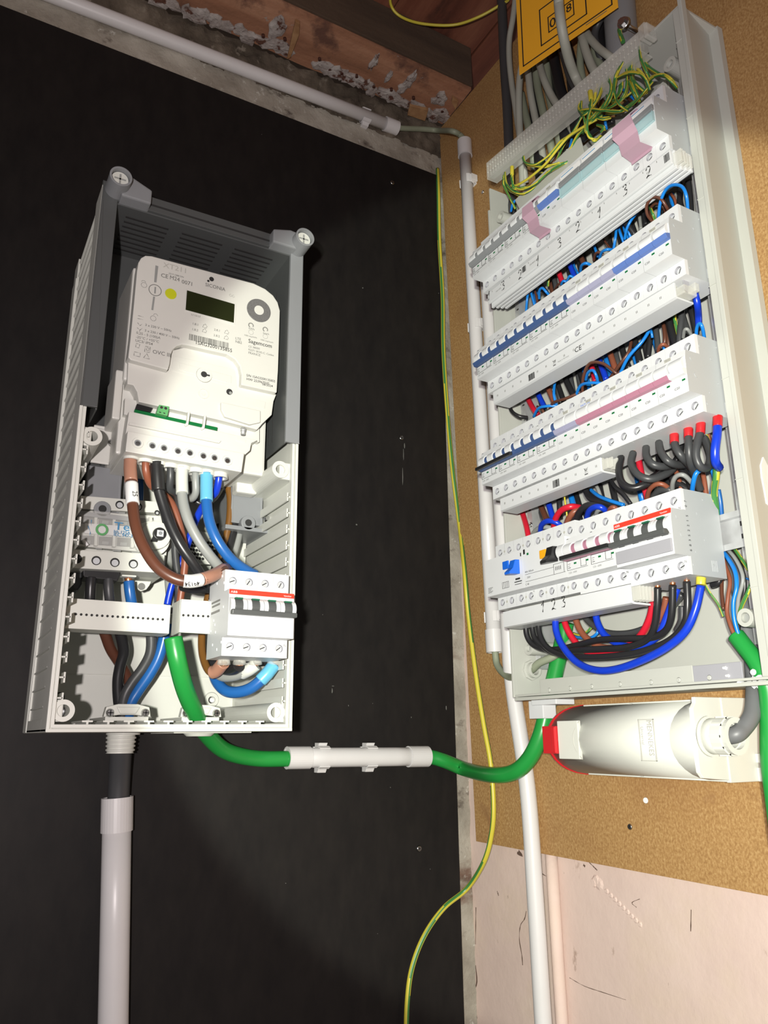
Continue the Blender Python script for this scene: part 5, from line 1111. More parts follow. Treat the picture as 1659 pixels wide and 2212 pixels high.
# front rim with a groove line
def frame2(b, x0, x1, z0, z1, w_, y0_, y1_):
    b.box(x0 + .0001, x0 + w_, y0_ + .00005, y1_, z0 + .0001, z1).box(x1 - w_, x1 - .0001, y0_ + .00005, y1_, z0 + .0001, z1).box(x0, x1, y0_, y1_ + .0001, z0, z0 + w_)
b = B(); frame2(b, X0, X1, Z0 - .0005, Z1 - .003, .0032, -DF - .0025, -DF + .004); frame2(b, X0 + .004, X1 - .004, Z0 + .0035, Z1 - .004, .0030, -DF - .0012, -DF + .006); frame2(b, X0 + .001, X1 - .001, Z0 + .001, Z1 - .004, .0055, -DF + .001, -DF + .006)
part('front_rim', b, 'box', MB, .0005)
# T ribs inside the two side walls and the bottom
def trib(fn, nm='slide_rib'):
    b = B(); fn(b); part(nm, b, 'box', MB)
for i in range(15):
    z = Z0 + .0300 + i * .0187
    if z < 1.700: trib(lambda b: b.box(X0 + .0055, X0 + .0120, -.1850, -.035, z - .0007, z + .0007).box(X0 + .0112, X0 + .0128, -.1850, -.035, z - .0048, z + .0048))
    if z < 1.672: trib(lambda b: b.box(X1 - .0035, X1 - .0100, -.1850, -.035, z - .0007, z + .0007).box(X1 - .0092, X1 - .0108, -.1850, -.035, z - .0048, z + .0048))
for i in range(10):
    x = X0 + .0360 + i * .0188
    trib(lambda b: b.box(x - .0010, x + .0010, -.1840, -.120, Z0 + .003, Z0 + .0085).box(x - .0048, x + .0048, -.1840, -.120, Z0 + .0085, Z0 + .0100))
def tower(px, py, web):
    p = F(px, py, .1845); b = B().cyl((p.x, -.006, p.z), (0, -1, 0), .0108, .1785, 28, 0, .0100, ri=.0056)
    part('screw_tower', b, 'box', MB); wb = B().box(p.x, X0 + .004 if web < 0 else X1 - .002, -.1815, -.01, p.z - .0100, p.z + .0100); part('tower_web', wb, 'box', MB, .0012)
    part('threaded_insert', B().cyl((p.x, -.150, p.z), (0, -1, 0), .0060, .002, 14).cyl((p.x, -.1525, p.z), (0, -1, 0), .0035, .001, 8), 'steel', MB, label='steel screw insert')
tower(137, 1535, -1); tower(596, 1539, 1); tower(199, 942, -1); tower(606, 1014, 1)
# wall fixing with oval washer, cable clamps at the bottom
p = F(457, 1512, .006); b = B().cyl((p.x, -.004, p.z), (0, -1, 0), .010, .003, 24, 0, .0085, ri=.0045); part('fixing_boss', b, 'box', MB); part('fixing_screw', B().cyl((p.x, -.004, p.z), (0, -1, 0), .0045, .004, 14, 0, .003), 'chrome', MB, label='steel fixing screw')
p = F(132, 1505, .02); part('fixing_screw', B().cyl((p.x, -.004, p.z), (0, -1, 0), .0062, .004, 16, 0, .004), 'black', MB, label='black fixing plug')
for (ax_, ay_), (cx_, cy_), l in (((236, 1540), (312, 1540), 'left cable clamp with two screws at the meter box bottom'), ((400, 1541), (465, 1541), 'right cable clamp with two screws over the green cable')):
    a, c = F(ax_, ay_, .110), F(cx_, cy_, .110); t = thing('cable_clamp', l, 'clamp', a); z = a.z
    part('clamp_bar', B().prism([(a.x - .006, z - .004), (a.x - .004, z + .006), (a.x + .008, z + .009), (c.x - .008, z + .009), (c.x + .004, z + .006), (c.x + .006, z - .004), (c.x - .010, z - .002), (a.x + .010, z - .002)], 'y', -.114, -.104).prism([(a.x + .010, z - .001), (a.x + .006, z + .006), (c.x - .006, z + .006), (c.x - .010, z - .001)], 'y', -.116, -.112), 'cream', t, .001)
    for q in (a, c): part('clamp_screw', B().cyl((q.x, -.114, q.z), (0, -1, 0), .0045, .003, 16, 0, .0032).box(q.x - .003, q.x + .003, -.1175, -.1168, q.z - .0006, q.z + .0006, 1).box(q.x - .0006, q.x + .0006, -.1175, -.1168, q.z - .003, q.z + .003, 1), ['chrome', 'hole'], t)
    part('clamp_foot', B().box(a.x - .004, c.x + .004, -.112, -.020, Z0 + .003, z - .004), 'box', t)
# glands under the box
p = F(262, 1590, .045); t = thing('threaded_gland', 'cream threaded cable gland under the meter box on the dark supply cable', 'cable gland', (p.x, -.045, Z0))
b = B(); rg = []
for i in range(41):
    a = i / 40; rr_ = .0155 + (.0009 if i % 8 < 4 else -.0005) - .001 * a; rg.append([(p.x + math.cos(q) * rr_, -.045 + math.sin(q) * rr_, Z0 - .0008 - .0215 * a) for q in [2 * math.pi * k / 28 for k in range(28)]])
b.loft(rg, 0, True); part('gland_thread', b, 'cream', t); part('gland_flange', B().cyl((p.x + .002, -.045, Z0 - .0006), (0, 0, -1), .0180, .0022, 24), 'cream', t, label='thin flange')
p = F(430, 1578, .085); t = thing('membrane_gland', 'flat cream cable gland under the meter box around the green cable', 'cable gland', (p.x, -.085, Z0))
part('gland_ring', B().cyl((p.x, -.085, Z0 - .0006), (0, 0, -1), .0185, .0045, 28, 0, .0135).box(p.x - .040, p.x + .045, -.13, -.03, Z0 - .0018, Z0 - .0006), 'cream', t, .0006)
# dark grey meter carrier: side walls, top wall with vents, back plate, screw domes
FP = 1
DC = thing('meter_carrier', 'dark grey plastic carrier frame behind and around the electricity meter', 'frame', (-.46, -.09, 1.70))
zc = 1.7225
for sx, xo in ((1, X0 + .0003), (-1, X1 - .0003)):
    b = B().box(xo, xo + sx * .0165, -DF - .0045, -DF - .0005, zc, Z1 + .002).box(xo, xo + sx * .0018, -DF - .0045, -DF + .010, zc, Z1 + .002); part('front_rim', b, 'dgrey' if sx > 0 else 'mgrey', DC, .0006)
    b = B().box(xo + sx * .0150, xo + sx * .0168, -DF - .001, -.086, zc - .001, Z1); part('side_wall', b, 'dgrey', DC, .0005)
    for q in (range(3) if sx < 0 else ()): 
        for z_ in (1.735, 1.83, 1.90): part('wall_slit', B().box(xo + sx * .0168, xo + sx * .0171, -.150 + q * .012, -.149 + q * .012, z_, z_ + .035), 'hole', DC)
zt2 = 1.986
b = B().box(X0 + .010, X1 - .010, -DF - .0045, -DF - .0005, 1.9680, zt2).box(X0 + .010, X1 - .010, -DF - .001, -.086, 1.9660, 1.9680); tw_ = part('top_wall', b, 'dgrey', DC, .0005)
part('top_slot', B().box(X0 + .037, X1 - .037, -DF - .0048, -DF - .0044, 1.9745, 1.9768), 'hole', tw_)
for g_ in range(3):
    for q in range(8): part('vent_slit', B().box(X0 + .030 + g_ * .064, X0 + .078 + g_ * .064, -.172 + q * .0095, -.1695 + q * .0095, 1.9650, 1.9661), 'hole', tw_)
b = B().box(X0 + .017, X1 - .017, -.090, -.086, 1.6985, 1.967).box(X0 + .0265, X1 - .022, -.0925, -.086, 1.6870, 1.7010); bp_ = part('back_plate', b, 'dgrey', DC, .0005)
hb = B()
for i in range(24):
    for q in range(2): hb.cyl((X0 + .036 + i * .0076 + q * .0038, -.0926, 1.6905 + q * .0048), (0, 1, 0), .0013, .0004, 8)
part('perforations', hb, 'hole', bp_, kind='stuff')
for a, c, z0_, z1_ in ((-.558, -.520, 1.640, 1.690), (-.392, -.352, 1.645, 1.690)):
    b = B().box(a, c, -.100, -.096, z0_, z1_).box(a, a + .003, -.100, -.03, z0_, z1_).box(c - .003, c, -.100, -.03, z0_, z1_).box(a - .008, c + .010, -.108, -.03, z0_ - .010, z0_ - .005).cyl(((a + c) / 2, -.108, z0_ + .000), (0, 1, 0), .009, .012, 20)
    part('bracket', b, 'mgrey', DC, .0008); part('bracket_hole', B().cyl(((a + c) / 2, -.1083, z0_), (0, 1, 0), .0042, .0006, 16), 'hole', DC)
part('bracket_screw', B().cyl((-.350, -.110, 1.652), (0, -1, 0), .0042, .004, 14, 0, .0028), 'chrome', DC)
for cx_, cz_, sx in ((-.5687, 1.981, 1), (-.353, 1.978, -1)):
    b = B().cyl((cx_, -.100, cz_), (0, -1, 0), .0125, .117, 36, 0, .0118, ri=.0095).cyl((cx_, -.205, cz_), (0, -1, 0), .0096, .002, 30)
    part('screw_dome', b, 'mgrey', DC, .0004)
    b = B().prism([(cx_ + sx * .004, cz_ + .012), (cx_ + sx * .014, cz_ + .013), (cx_ + sx * .036, 1.985), (cx_ + sx * .036, 1.9675), (cx_ + sx * .004, 1.9675)], 'y', -.204, -.120); part('gusset', b, 'mgrey', DC, .002)
    s = B().cyl((cx_, -.208, cz_), (0, -1, 0), .0090, .0035, 28, 0, .0088).box(cx_ - .0062, cx_ + .0062, -.2121, -.2113, cz_ - .0011, cz_ + .0011, 1).box(cx_ - .0011, cx_ + .0011, -.2121, -.2113, cz_ - .0062, cz_ + .0062, 1)
    part('plastic_screw', s, ['cream', 'wgrey'], DC, .0002, label='white cross-slotted screw')
# ------------------------------------------------------------------ electricity meter
EM = thing('electricity_meter', 'pale electricity meter with small dark display and round grey dial', 'meter', (-.455, -.10, 1.67))
def pl(q, d): return [(F(x, y, d).x, F(x, y, d).z) for x, y in q]
DM = .180
face = [(277, 771), (282, 730), (289, 660), (296, 585), (299, 567), (305, 557), (314, 552), (328, 553), (440, 583), (548, 612), (573, 624), (590, 638), (600, 653), (605, 671), (603, 740), (601, 800), (598, 848), (521, 831), (522, 808), (518, 790), (508, 776), (491, 765), (450, 756), (408, 746), (394, 744), (383, 747), (373, 755), (369, 768), (367, 785), (363, 799), (330, 790), (282, 777)]
part('front_cover', B().prism(pl(face, DM), 'y', -DM, -.150), 'meter', EM, .0012)
bx0, bx1 = -.5395, -.3695
part('meter_body', B().box(bx0, bx1, -.1660, -.0900, 1.7700, 1.9080).box(bx0 + .001, bx1 - .001, -.153, -.0900, 1.69, 1.78), 'meter', EM, .003)
low = [(277, 779), (363, 801), (372, 757), (405, 749), (492, 768), (516, 785), (518, 832), (597, 852), (591, 867), (587, 896), (567, 915), (543, 952), (540, 973), (520, 990), (271, 940), (279, 887), (294, 871), (296, 846), (288, 832), (275, 829)]
DL = .1715
lowA = [(277, 779), (363, 801), (372, 757), (405, 749), (492, 768), (516, 785), (518, 832), (597, 852), (591, 867), (587, 896), (567, 915), (556, 928), (469, 906), (300, 868), (296, 846), (288, 832), (275, 829)]
lowB = [(279, 888), (470, 931), (556, 951), (543, 957), (540, 973), (520, 990), (271, 940)]
part('terminal_cover', B().prism(pl(lowA, DL), 'y', -DL, -.150), 'meter', EM, .0008)
part('lower_ledge', B().prism(pl(lowB, DL + .001), 'y', -DL - .001, -.150), 'meter', EM, .0006)
part('slot_floor', B().prism(pl([(270, 860), (560, 925), (560, 955), (268, 895)], .162), 'y', -.162, -.150), 'meter', EM)
def slab(nm, q, d, t_, mn, bev=.0004, par=None, label=None): return part(nm, B().prism(pl(q, d), 'y', -d, -d + t_), mn, par or EM, bev, label=label)
slab('inner_panel', [(374, 768), (506, 798), (512, 838), (372, 800)], DL + .0006, .001, 'meter')
slab('inner_bar', [(388, 783), (500, 812), (500, 827), (388, 797)], DL + .0016, .002, 'meter')
p = F(441, 810, DL + .002); rp_ = part('seal_ring', B().cyl((p.x, -DL - .002, p.z), (0, -1, 0), .0090, .0012, 26, 0, .0085), 'meter', EM); part('keyhole', B().cyl((p.x - .0005, -DL - .0033, p.z + .0002), (0, 1, 0), .0036, .0008, 16).box(p.x + .001, p.x + .0062, -DL - .0034, -DL - .0028, p.z - .001, p.z + .001), 'hole', rp_)
p = F(496, 846, DL + .001); part('round_hole', B().cyl((p.x, -DL - .0006, p.z), (0, 1, 0), .0036, .0008, 18), 'hole', EM); part('brass_pin', B().cyl((p.x + .0012, -DL - .0008, p.z - .0012), (0, 1, 0), .0018, .0006, 12), 'wgrey', EM)
p = F(440, 850, DL + .001); part('relief_ring', B().cyl((p.x, -DL - .0004, p.z), (0, -1, 0), .0062, .0006, 22, 0, ri=.0052).cyl((p.x, -DL - .0004, p.z), (0, -1, 0), .0022, .0006, 14), 'meter', EM)
slab('relief_panel', [(530, 858), (574, 868), (572, 883), (528, 873)], DL + .0006, .001, 'meter')
slab('right_step', [(478, 868), (563, 887), (563, 912), (540, 917), (486, 900), (478, 885)], DL + .0045, .006, 'meter', .001)
pc = slab('circuit_board', [(291, 884), (470, 923), (469, 930), (290, 892)], .1695, .004, 'pcb'); slab('black_connector', [(296, 872), (330, 881), (325, 890), (292, 883)], .1690, .004, 'black', .0003, pc)
gt_ = slab('green_terminal', [(344, 874), (366, 878), (362, 898), (338, 892)], .1755, .008, 'gterm', .0006)
for px, py in ((349, 880), (358, 882)): p = F(px, py, .176); part('terminal_screw', B().cyl((p.x, -.1755, p.z), (0, -1, 0), .0016, .0006, 12), 'chrome', gt_)
for q in ([(344, 889), (348, 890), (348, 892), (344, 891)], [(353, 891), (357, 892), (357, 894), (353, 893)]): slab('wire_slot', q, .1758, .0004, 'hole', 0, gt_)
for px in (402, 437): slab('board_hook', [(px + 4, 889 + (px - 402) * .22), (px + 9, 890 + (px - 402) * .22), (px + 5, 918 + (px - 402) * .22), (px - 1, 921 + (px - 402) * .22), (px - 3, 916 + (px - 402) * .22), (px + 1, 913 + (px - 402) * .22)], .1755, .004, 'meter')
slab('ledge_bar', [(280, 912), (478, 952), (474, 957), (278, 917)], DL + .004, .004, 'meter')
p = F(529, 928, .176); part('brass_socket', B().cyl((p.x, -.170, p.z + .004), (0, 0, -1), .0026, .0085, 16).cyl((p.x, -.170, p.z + .003), (0, 0, -1), .0032, .003, 16), 'steel', EM)
slab('side_notch_panel', [(511, 945), (532, 950), (531, 957), (510, 952)], DL + .0014, .001, 'meter')
# terminal block with eight screws and collars
DT = .1835
tb = pl([(276, 930), (528, 979), (522, 1020), (271, 975)], DT); zt_b, zb_b = tb[0][1], tb[3][1]
b = B().loft([[(x, -DT, z) for x, z in tb], [(x, -.100, z) for x, z in tb]], 0, False); blk = part('terminal_block', b, 'meter', EM, .001)
for px, py in ((297.4, 957.4), (329, 963), (354, 968), (384, 974.5), (410, 978.5), (439, 985), (463, 989), (491, 995)):
    p = F(px, py, DT); part('screw_collar', B().cyl((p.x, -DT, p.z), (0, -1, 0), .0060, .0010, 22, 0, .0056, ri=.0036), 'meter', blk)
    part('screw_well', B().cyl((p.x, -DT - .0002, p.z), (0, 1, 0), .0037, .0008, 16), 'mgrey', blk); part('terminal_screw', B().cyl((p.x, -DT - .0003, p.z - .0004), (0, -1, 0), .0025, .0006, 12).box(p.x - .002, p.x + .002, -DT - .0012, -DT - .0009, p.z - .0003, p.z + .0003, 1), ['chrome', 'hole'], blk)
COLX = [(284, 989), (314, 996), (341, 1001), (368, 1008), (394, 1012), (423, 1018), (446, 1023), (475, 1028)]
for i, (px, py) in enumerate(COLX):
    p = F(px, py, .166); part('cable_collar', B().cyl((p.x, -.166, p.z + .0075), (0, 0, -1), .0078, .0105, 24, 0, .0088, ri=.0066).cyl((p.x, -.166, p.z + .006), (0, 0, -1), .0068, .0005, 20), 'meter', blk)
b = B().box(-.5575, -.5380, -.118, -.114, 1.688, 1.729).box(-.5575, -.536, -.118, -.100, 1.7285, 1.732); part('left_flange', b, 'meter', EM, .002); p = F(243, 957, .118)
part('flange_screw', B().cyl((p.x, -.118, p.z), (0, -1, 0), .0050, .003, 18, 0, .0030), 'chrome', EM, label='round chrome screw')
b = B().box(-.5465, -.538, -.160, -.112, 1.726, 1.783); part('left_shoulder', b, 'meter', EM, .002)
b = B().box(-.392, -.3660, -.118, -.100, 1.678, 1.728); part('right_flange', b, 'meter', EM, .003)
# display, dial, buttons, lettering
bz = slab('display_bezel', [(402, 624), (511, 656), (508, 702), (399, 671)], DM + .0006, .001, 'meter', .0003)
slab('display', [(404, 627), (507, 657), (505, 697), (401, 669)], DM + .0009, .0012, 'lcd', 0, EM, 'dark display window')
p = F(559, 671, DM); dl_ = part('dial', B().cyl((p.x, -DM + .0005, p.z), (0, -1, 0), .0150, .0014, 44, 0, .0147), 'dial', EM, label='speckled grey dial'); part('dial_centre', B().cyl((p.x, -DM - .0009, p.z), (0, -1, 0), .0062, .0006, 26, 0, .0058), 'meter', dl_)
p = F(369, 635, DM); part('push_button', B().cyl((p.x, -DM + .0005, p.z), (0, -1, 0), .0066, .0014, 30, 0, .0062), 'yg', EM, label='yellow-green round button')
p = F(335, 627, DM); part('lock_ring', B().cyl((p.x, -DM + .0004, p.z), (0, -1, 0), .0071, .0007, 30, 0, ri=.0064).box(p.x - .0008, p.x + .0008, -DM - .0004, -DM, p.z - .004, p.z + .004, 1), ['gink', 'wgrey'], EM)
for q in ([(336, 573), (342, 575), (338, 610), (333, 609)], [(331, 640), (335, 641), (331, 670), (327, 669)]): slab('lock_groove', q, DM + .0004, .0006, 'wgrey', 0)
def mt(s, px, py, size, mn='ink', xs=1.0): p = F(px, py, DM); text(s, (p.x, -DM - .0003, p.z), size, EM, mn, 0, xs)
mt('XT211', 352, 577, .0090, 'fink', 1.1); mt('CE', 347, 598, .0070, 'gink', 1.0); mt('M24', 366, 603, .0072, 'gink', .9); mt('0071', 392, 612, .0070, 'gink', .95); mt('2217-1088 DN', 364, 592, .0028, 'gink')
mt('SICONIA', 443, 618, .0064, 'gink', .95); mt('1SAG3200135855', 421, 743, .0062, 'ink', .95); mt('Sagemcom', 536, 740, .0072, 'ink', .95)
mt('CS 38000', 536, 750, .0036, 'gink'); mt('92271 BOIS-C. Cedex', 536, 757, .0035, 'gink'); mt('FRANCE', 536, 764, .0040, 'gink'); mt('S/N 1SAG3200135855', 532, 813, .0042, 'ink', .92); mt('HW 253967035', 532, 821, .0043, 'ink'); mt('08/2024', 566, 832, .0040, 'ink')
mt('3 x 230 V ~ 50Hz', 313, 704, .0040, 'gink'); mt('3 x 230 / 400 V ~ 50Hz', 312, 716, .0040, 'gink'); mt('0,25 - 5 (100)A', 294, 721, .0042, 'gink'); mt('-25°C / +55°C', 293, 730, .0042, 'gink'); mt('UC3/ IP54', 292, 738, .0044, 'gink'); mt('OVC III', 329, 763, .0064, 'gink')
mt('1.8.1', 415, 701, .0038, 'gink'); mt('1.8.2', 414, 713, .0038, 'gink'); mt('2.8.1', 462, 714, .0038, 'gink'); mt('2.8.2', 461, 726, .0038, 'gink'); mt('LTE', 508, 733, .0044, 'gink'); mt('NB2', 508, 740, .0044, 'gink')
mt('L1 L2 L3', 413, 681, .0030, 'gink'); mt('1000 imp/kWh', 527, 725, .0026, 'gink'); mt('1000 imp/kvarh', 562, 735, .0026, 'gink'); mt('kWh', 537, 711, .0036, 'gink'); mt('kvarh', 568, 721, .0034, 'gink')
sy = B()
def ln(px0, py0, px1, py1, wd=.0003):
    a, c = F(px0, py0, DM), F(px1, py1, DM); stroke(sy, [(a.x, a.z), (c.x, c.z)], wd, -DM - .0003)
def ringpx(px, py, r, wd=.0005, a0=0, a1=360):
    p = F(px, py, DM); stroke(sy, [(p.x + math.cos(math.radians(a0 + (a1 - a0) * k / 12)) * r, p.z + math.sin(math.radians(a0 + (a1 - a0) * k / 12)) * r) for k in range(13)], wd, -DM - .0003)
for a in ((297, 697, 302, 704), (302, 704, 307, 700), (296, 708, 302, 713), (302, 713, 308, 709), (302, 713, 301, 717), (298, 682, 310, 685), (297, 688, 309, 691)): ln(*a)
for q in ([(314, 748), (325, 750), (323, 762), (312, 760)], [(317, 751), (322, 752), (321, 758), (316, 757)], [(290, 760), (303, 763), (302, 771), (289, 768)], [(317, 764), (323, 776), (310, 773)], [(294, 742), (302, 744), (300, 752), (293, 750)]):
    for i in range(len(q)): ln(*q[i], *q[(i + 1) % len(q)])
for px, py in ((442, 706), (441, 716), (489, 719), (488, 731)): 
    for a in ((px - 3, py - 3, px + 1, py - 6), (px + 1, py - 6, px + 5, py - 1), (px + 5, py - 1, px + 4, py + 3), (px + 4, py + 3, px - 4, py + 1), (px - 4, py + 1, px - 3, py - 3)): ln(*a)
for px, py in ((542, 703), (573, 712)): ringpx(px, py, .0028, .0009, -30, 250)
for px, py in ((542, 718), (573, 727)): ringpx(px, py, .0029, .0002)
for px, py in ((498, 638), (504, 640)): ringpx(px, py, .0014, .0002, 60, 360)
ringpx(311, 616, .0030, .0003); ringpx(310, 610, .0022, .0003, 0, 180); ringpx(331, 688, .0030, .0003); ringpx(336, 682, .0022, .0003, 0, 180)
part('printed_symbols', sy, 'gink', EM)
p = F(457, 603, DM); part('maker_dots', B().cyl((p.x, -DM - .0003, p.z), (0, 1, 0), .0028, .0004, 20), 'ink', EM); p = F(450, 607, DM); part('maker_dots', B().cyl((p.x, -DM - .0003, p.z), (0, 1, 0), .0014, .0004, 14), 'ink', EM)
bc = B(); rr_ = random.Random(11); a, c = F(409, 721, DM), F(494, 743, DM); x = a.x; hbar = F(409, 721, DM).z - F(408, 734, DM).z
while x < c.x:
    ww = rr_.choice((.00045, .0008, .0011)); bc.box(x, x + ww, -DM - .0003, -DM, a.z - hbar, a.z); x += ww + rr_.choice((.0004, .0006, .0009))
part('barcode', bc, 'gink', EM)
# ------------------------------------------------------------------ switch disconnector
DS = .105
SD = thing('switch_disconnector', 'white switch disconnector with clear cover and round knob in the meter box', 'switch', (-.52, -.06, 1.57))
def sp4(nm, q, d, t_, mn, bev=.0005, par=None, label=None): return part(nm, B().prism(pl(q, d), 'y', -d, -d + t_), mn, par or SD, bev, label=label)
def s5(x, y): return (140 + x / 4.366, 980 + y / 4.366)
bA, bC = F(*s5(30, 880), DS), F(*s5(955, 1080), DS)
b = B().prism(pl([s5(20, 400), s5(880, 470), s5(970, 860), s5(935, 1150), s5(25, 1080)], .090), 'y', -.090, -.030); part('switch_body', b, 'cream', SD, .001)
sp4('upper_step', [s5(150, 395), s5(900, 455), s5(930, 560), s5(140, 520)], DS, .03, 'cream'); ls_ = sp4('lower_step', [s5(60, 900), s5(945, 950), s5(930, 1125), s5(35, 1075)], DS + .005, .03, 'cream', .001)
for x, y in ((517, 482), (690, 500), (870, 557)): p = F(*s5(x, y), DS); part('terminal_screw', B().cyl((p.x, -DS, p.z), (0, -1, 0), .0046 if x < 800 else .003, .0005, 16, 1).cyl((p.x, -DS - .0002, p.z - .0006), (0, -1, 0), .0032 if x < 800 else .0015, .0008, 12), ['tscrew', 'hole'], SD)
for x, y in ((115, 992), (297, 1008), (472, 1026), (646, 1040)): p = F(*s5(x, y), DS + .005); part('terminal_screw', B().cyl((p.x, -DS - .005, p.z), (0, -1, 0), .0050, .0004, 16, 1).cyl((p.x, -DS - .0052, p.z - .0006), (0, -1, 0), .0036, .0008, 12), ['tscrew' if x > 150 else 'hole', 'hole'], ls_)
# contact chambers behind the clear cover: two rows of open cells
cell = B()
for y0_, y1_ in ((575, 665), (770, 860)):
    for i in range(4):
        xa = 150 + i * 172; sl = .03
        q = pl([s5(xa, y0_ + i * 10), s5(xa + 130, y0_ + 6 + i * 10), s5(xa + 125, y1_ + i * 10), s5(xa - 5, y1_ - 8 + i * 10)], .1005)
        cell.prism(q, 'y', -.1005, -.1000, 0); q2 = pl([s5(xa + 30, y0_ + 45 + i * 10), s5(xa + 95, y0_ + 50 + i * 10), s5(xa + 90, y0_ + 80 + i * 10), s5(xa + 25, y0_ + 75 + i * 10)], .103); cell.prism(q2, 'y', -.103, -.1000, 1)
        for xx in (xa + 132,): cell.prism(pl([s5(xx, y0_ - 10 + i * 10), s5(xx + 28, y0_ - 8 + i * 10), s5(xx + 24, y1_ + 8 + i * 10), s5(xx - 4, y1_ + 6 + i * 10)], .106), 'y', -.106, -.100, 2)
sp4('chamber_floor', [s5(120, 530), s5(800, 590), s5(800, 930), s5(110, 870)], .1000, .02, 'cream')
part('contact_chambers', cell, ['gink', 'wgrey', 'cream'], SD)
sp4('label_band', [s5(190, 655), s5(660, 690), s5(655, 785), s5(185, 750)], .1075, .002, 'paper', .0002)
cc = B().prism(pl([s5(120, 600), s5(240, 535), s5(800, 580), s5(860, 660), s5(850, 800), s5(780, 880), s5(700, 930), s5(230, 880), s5(120, 790)], .1120), 'y', -.1120, -.1105)
part('clear_cover', cc, 'clearb' if 0 else 'clearv', SD, .0006, label='clear cover with handle lip')
for q in ([s5(335, 535), s5(395, 538), s5(393, 552), s5(333, 549)], [s5(510, 548), s5(570, 552), s5(568, 566), s5(508, 562)], [s5(290, 890), s5(350, 893), s5(348, 905), s5(288, 902)], [s5(450, 905), s5(530, 911), s5(528, 925), s5(448, 919)], [s5(630, 925), s5(700, 930), s5(698, 945), s5(628, 940)]): sp4('vent_notch', q, DS + .0006, .0008, 'wgrey', 0)
p = F(*s5(868, 762), .118); kn = part('knob_base', B().cyl((p.x, -.104, p.z), (0, -1, 0), .0165, .012, 48, 0, .0158).cyl((p.x - .003, -.103, p.z - .003), (0, -1, 0), .0205, .006, 48, 0, .0200), 'cream', SD, .0005, label='round cream knob base')
part('knob_socket', B().cyl((p.x + .003, -.1160, p.z + .0010), (0, -1, 0), .0076, .004, 32, 0, .0070).prism([(p.x - .006, p.z - .0085), (p.x + .001, p.z - .0085), (p.x + .002, p.z + .002), (p.x - .004, p.z - .002)], 'y', -.1195, -.116), 'black', kn, .0005, label='black square-hole socket')
part('socket_square', B().box(p.x - .0005, p.x + .0068, -.1212, -.1198, p.z - .0025, p.z + .0047), 'paper', kn, .001); part('socket_screw', B().cyl((p.x + .0031, -.1212, p.z + .0011), (0, -1, 0), .0024, .0006, 6, sm=False), 'mgrey', kn)
def st5(s, x, y, size, mn, xs=1): p = F(*s5(x, y), .1135); text(s, (p.x, -.1128, p.z), size, SD, mn, 0, xs)
st5('Tecos', 462, 712, .0125, 'lbl', 1.25); st5('Ith 125A  Ue 400V', 460, 745, .0050, 'lbl'); st5('IEC 947-3  AC23A', 460, 772, .0050, 'lbl')
p = F(*s5(350, 716), .1125); part('green_ring_mark', B().cyl((p.x, -.1123, p.z), (0, -1, 0), .0066, .0004, 28, 0, ri=.0042), 'gterm', SD)
p = F(*s5(245, 690), .1125); sb = B(); stroke(sb, [(p.x, p.z + .008), (p.x, p.z + .002)], .0004, -.1124); stroke(sb, [(p.x - .003, p.z + .001), (p.x, p.z - .006)], .0004, -.1124); stroke(sb, [(p.x, p.z - .006), (p.x, p.z - .010)], .0004, -.1124); part('switch_symbol', sb, 'lbl', SD)
p = F(*s5(200, 835), .113); part('cover_lip', B().prism(pl([s5(165, 815), s5(190, 810), s5(228, 858), s5(205, 870)], .118), 'y', -.118, -.112), 'paper', SD, .0005)
sp4('dark_terminal_shroud', [s5(175, 1085), s5(530, 1105), s5(520, 1150), s5(500, 1200), s5(175, 1160)], .100, .03, 'black', .001); sp4('white_terminal_lip', [s5(540, 1140), s5(675, 1148), s5(675, 1164), s5(540, 1156)], DS + .004, .01, 'cream')
b = B().prism(pl([s5(650, 1195), s5(815, 1205), s5(800, 1240), s5(770, 1280), s5(720, 1298), s5(685, 1275)], .060), 'y', -.060, -.056); part('mounting_ear', b, 'cream', SD, .0006); p = F(*s5(725, 1252), .061); part('ear_hole', B().cyl((p.x, -.0602, p.z), (0, -1, 0), .0042, .0004, 18), 'gink', SD)
sp4('round_terminal_plug', [s5(60, 1100), s5(165, 1105), s5(165, 1230), s5(130, 1290), s5(85, 1290), s5(60, 1230)], .085, .03, 'dgrey', .002)
# ------------------------------------------------------------------ blanking strips, rail and breaker
a, c = F(142, 1290, .150), F(368, 1375, .150)
t = thing('blanking_strip', 'long cream strip with a row of small holes below the switch disconnector', 'cover strip', (a.x, -.15, c.z))
st_ = pl([(135, 1290), (369, 1308), (366, 1376), (134, 1349)], .150); zz0, zz1 = (st_[2][1] + st_[3][1]) / 2, (st_[0][1] + st_[1][1]) / 2
sl_ = part('strip_plate', B().box(X0 + .012, st_[1][0], -.150, -.146, zz0, zz1).box(X0 + .012, st_[1][0], -.146, -.120, zz1 - .002, zz1).box(X0 + .012, st_[1][0], -.146, -.120, zz0, zz0 + .002), 'cream', t, .0003)
zh = F(250, 1332, .15).z
for i in range(20): x_ = st_[1][0] - .0075 - i * .0049 * 1.03; part('strip_hole', B().cyl((x_, -.1503, zh - .000), (0, 1, 0), .0013, .0005, 10), 'hole', sl_)
t = thing('blanking_strip', 'short cream strip with small holes left of the four-pole breaker', 'cover strip', (-.47, -.165, 1.49))
a = F(392, 1294, .168); c = F(391, 1366, .168)
sl_ = part('strip_plate', B().box(a.x, -.3500, -.168, -.164, c.z, a.z).box(a.x, a.x + .002, -.164, -.135, c.z, a.z), 'cream', t, .0003)
for i in range(7): p = F(396 + i * 10.7, 1329 + i * .5, .168); part('strip_hole', B().cyl((p.x, -.1683, p.z), (0, 1, 0), .0013, .0005, 10), 'hole', sl_)
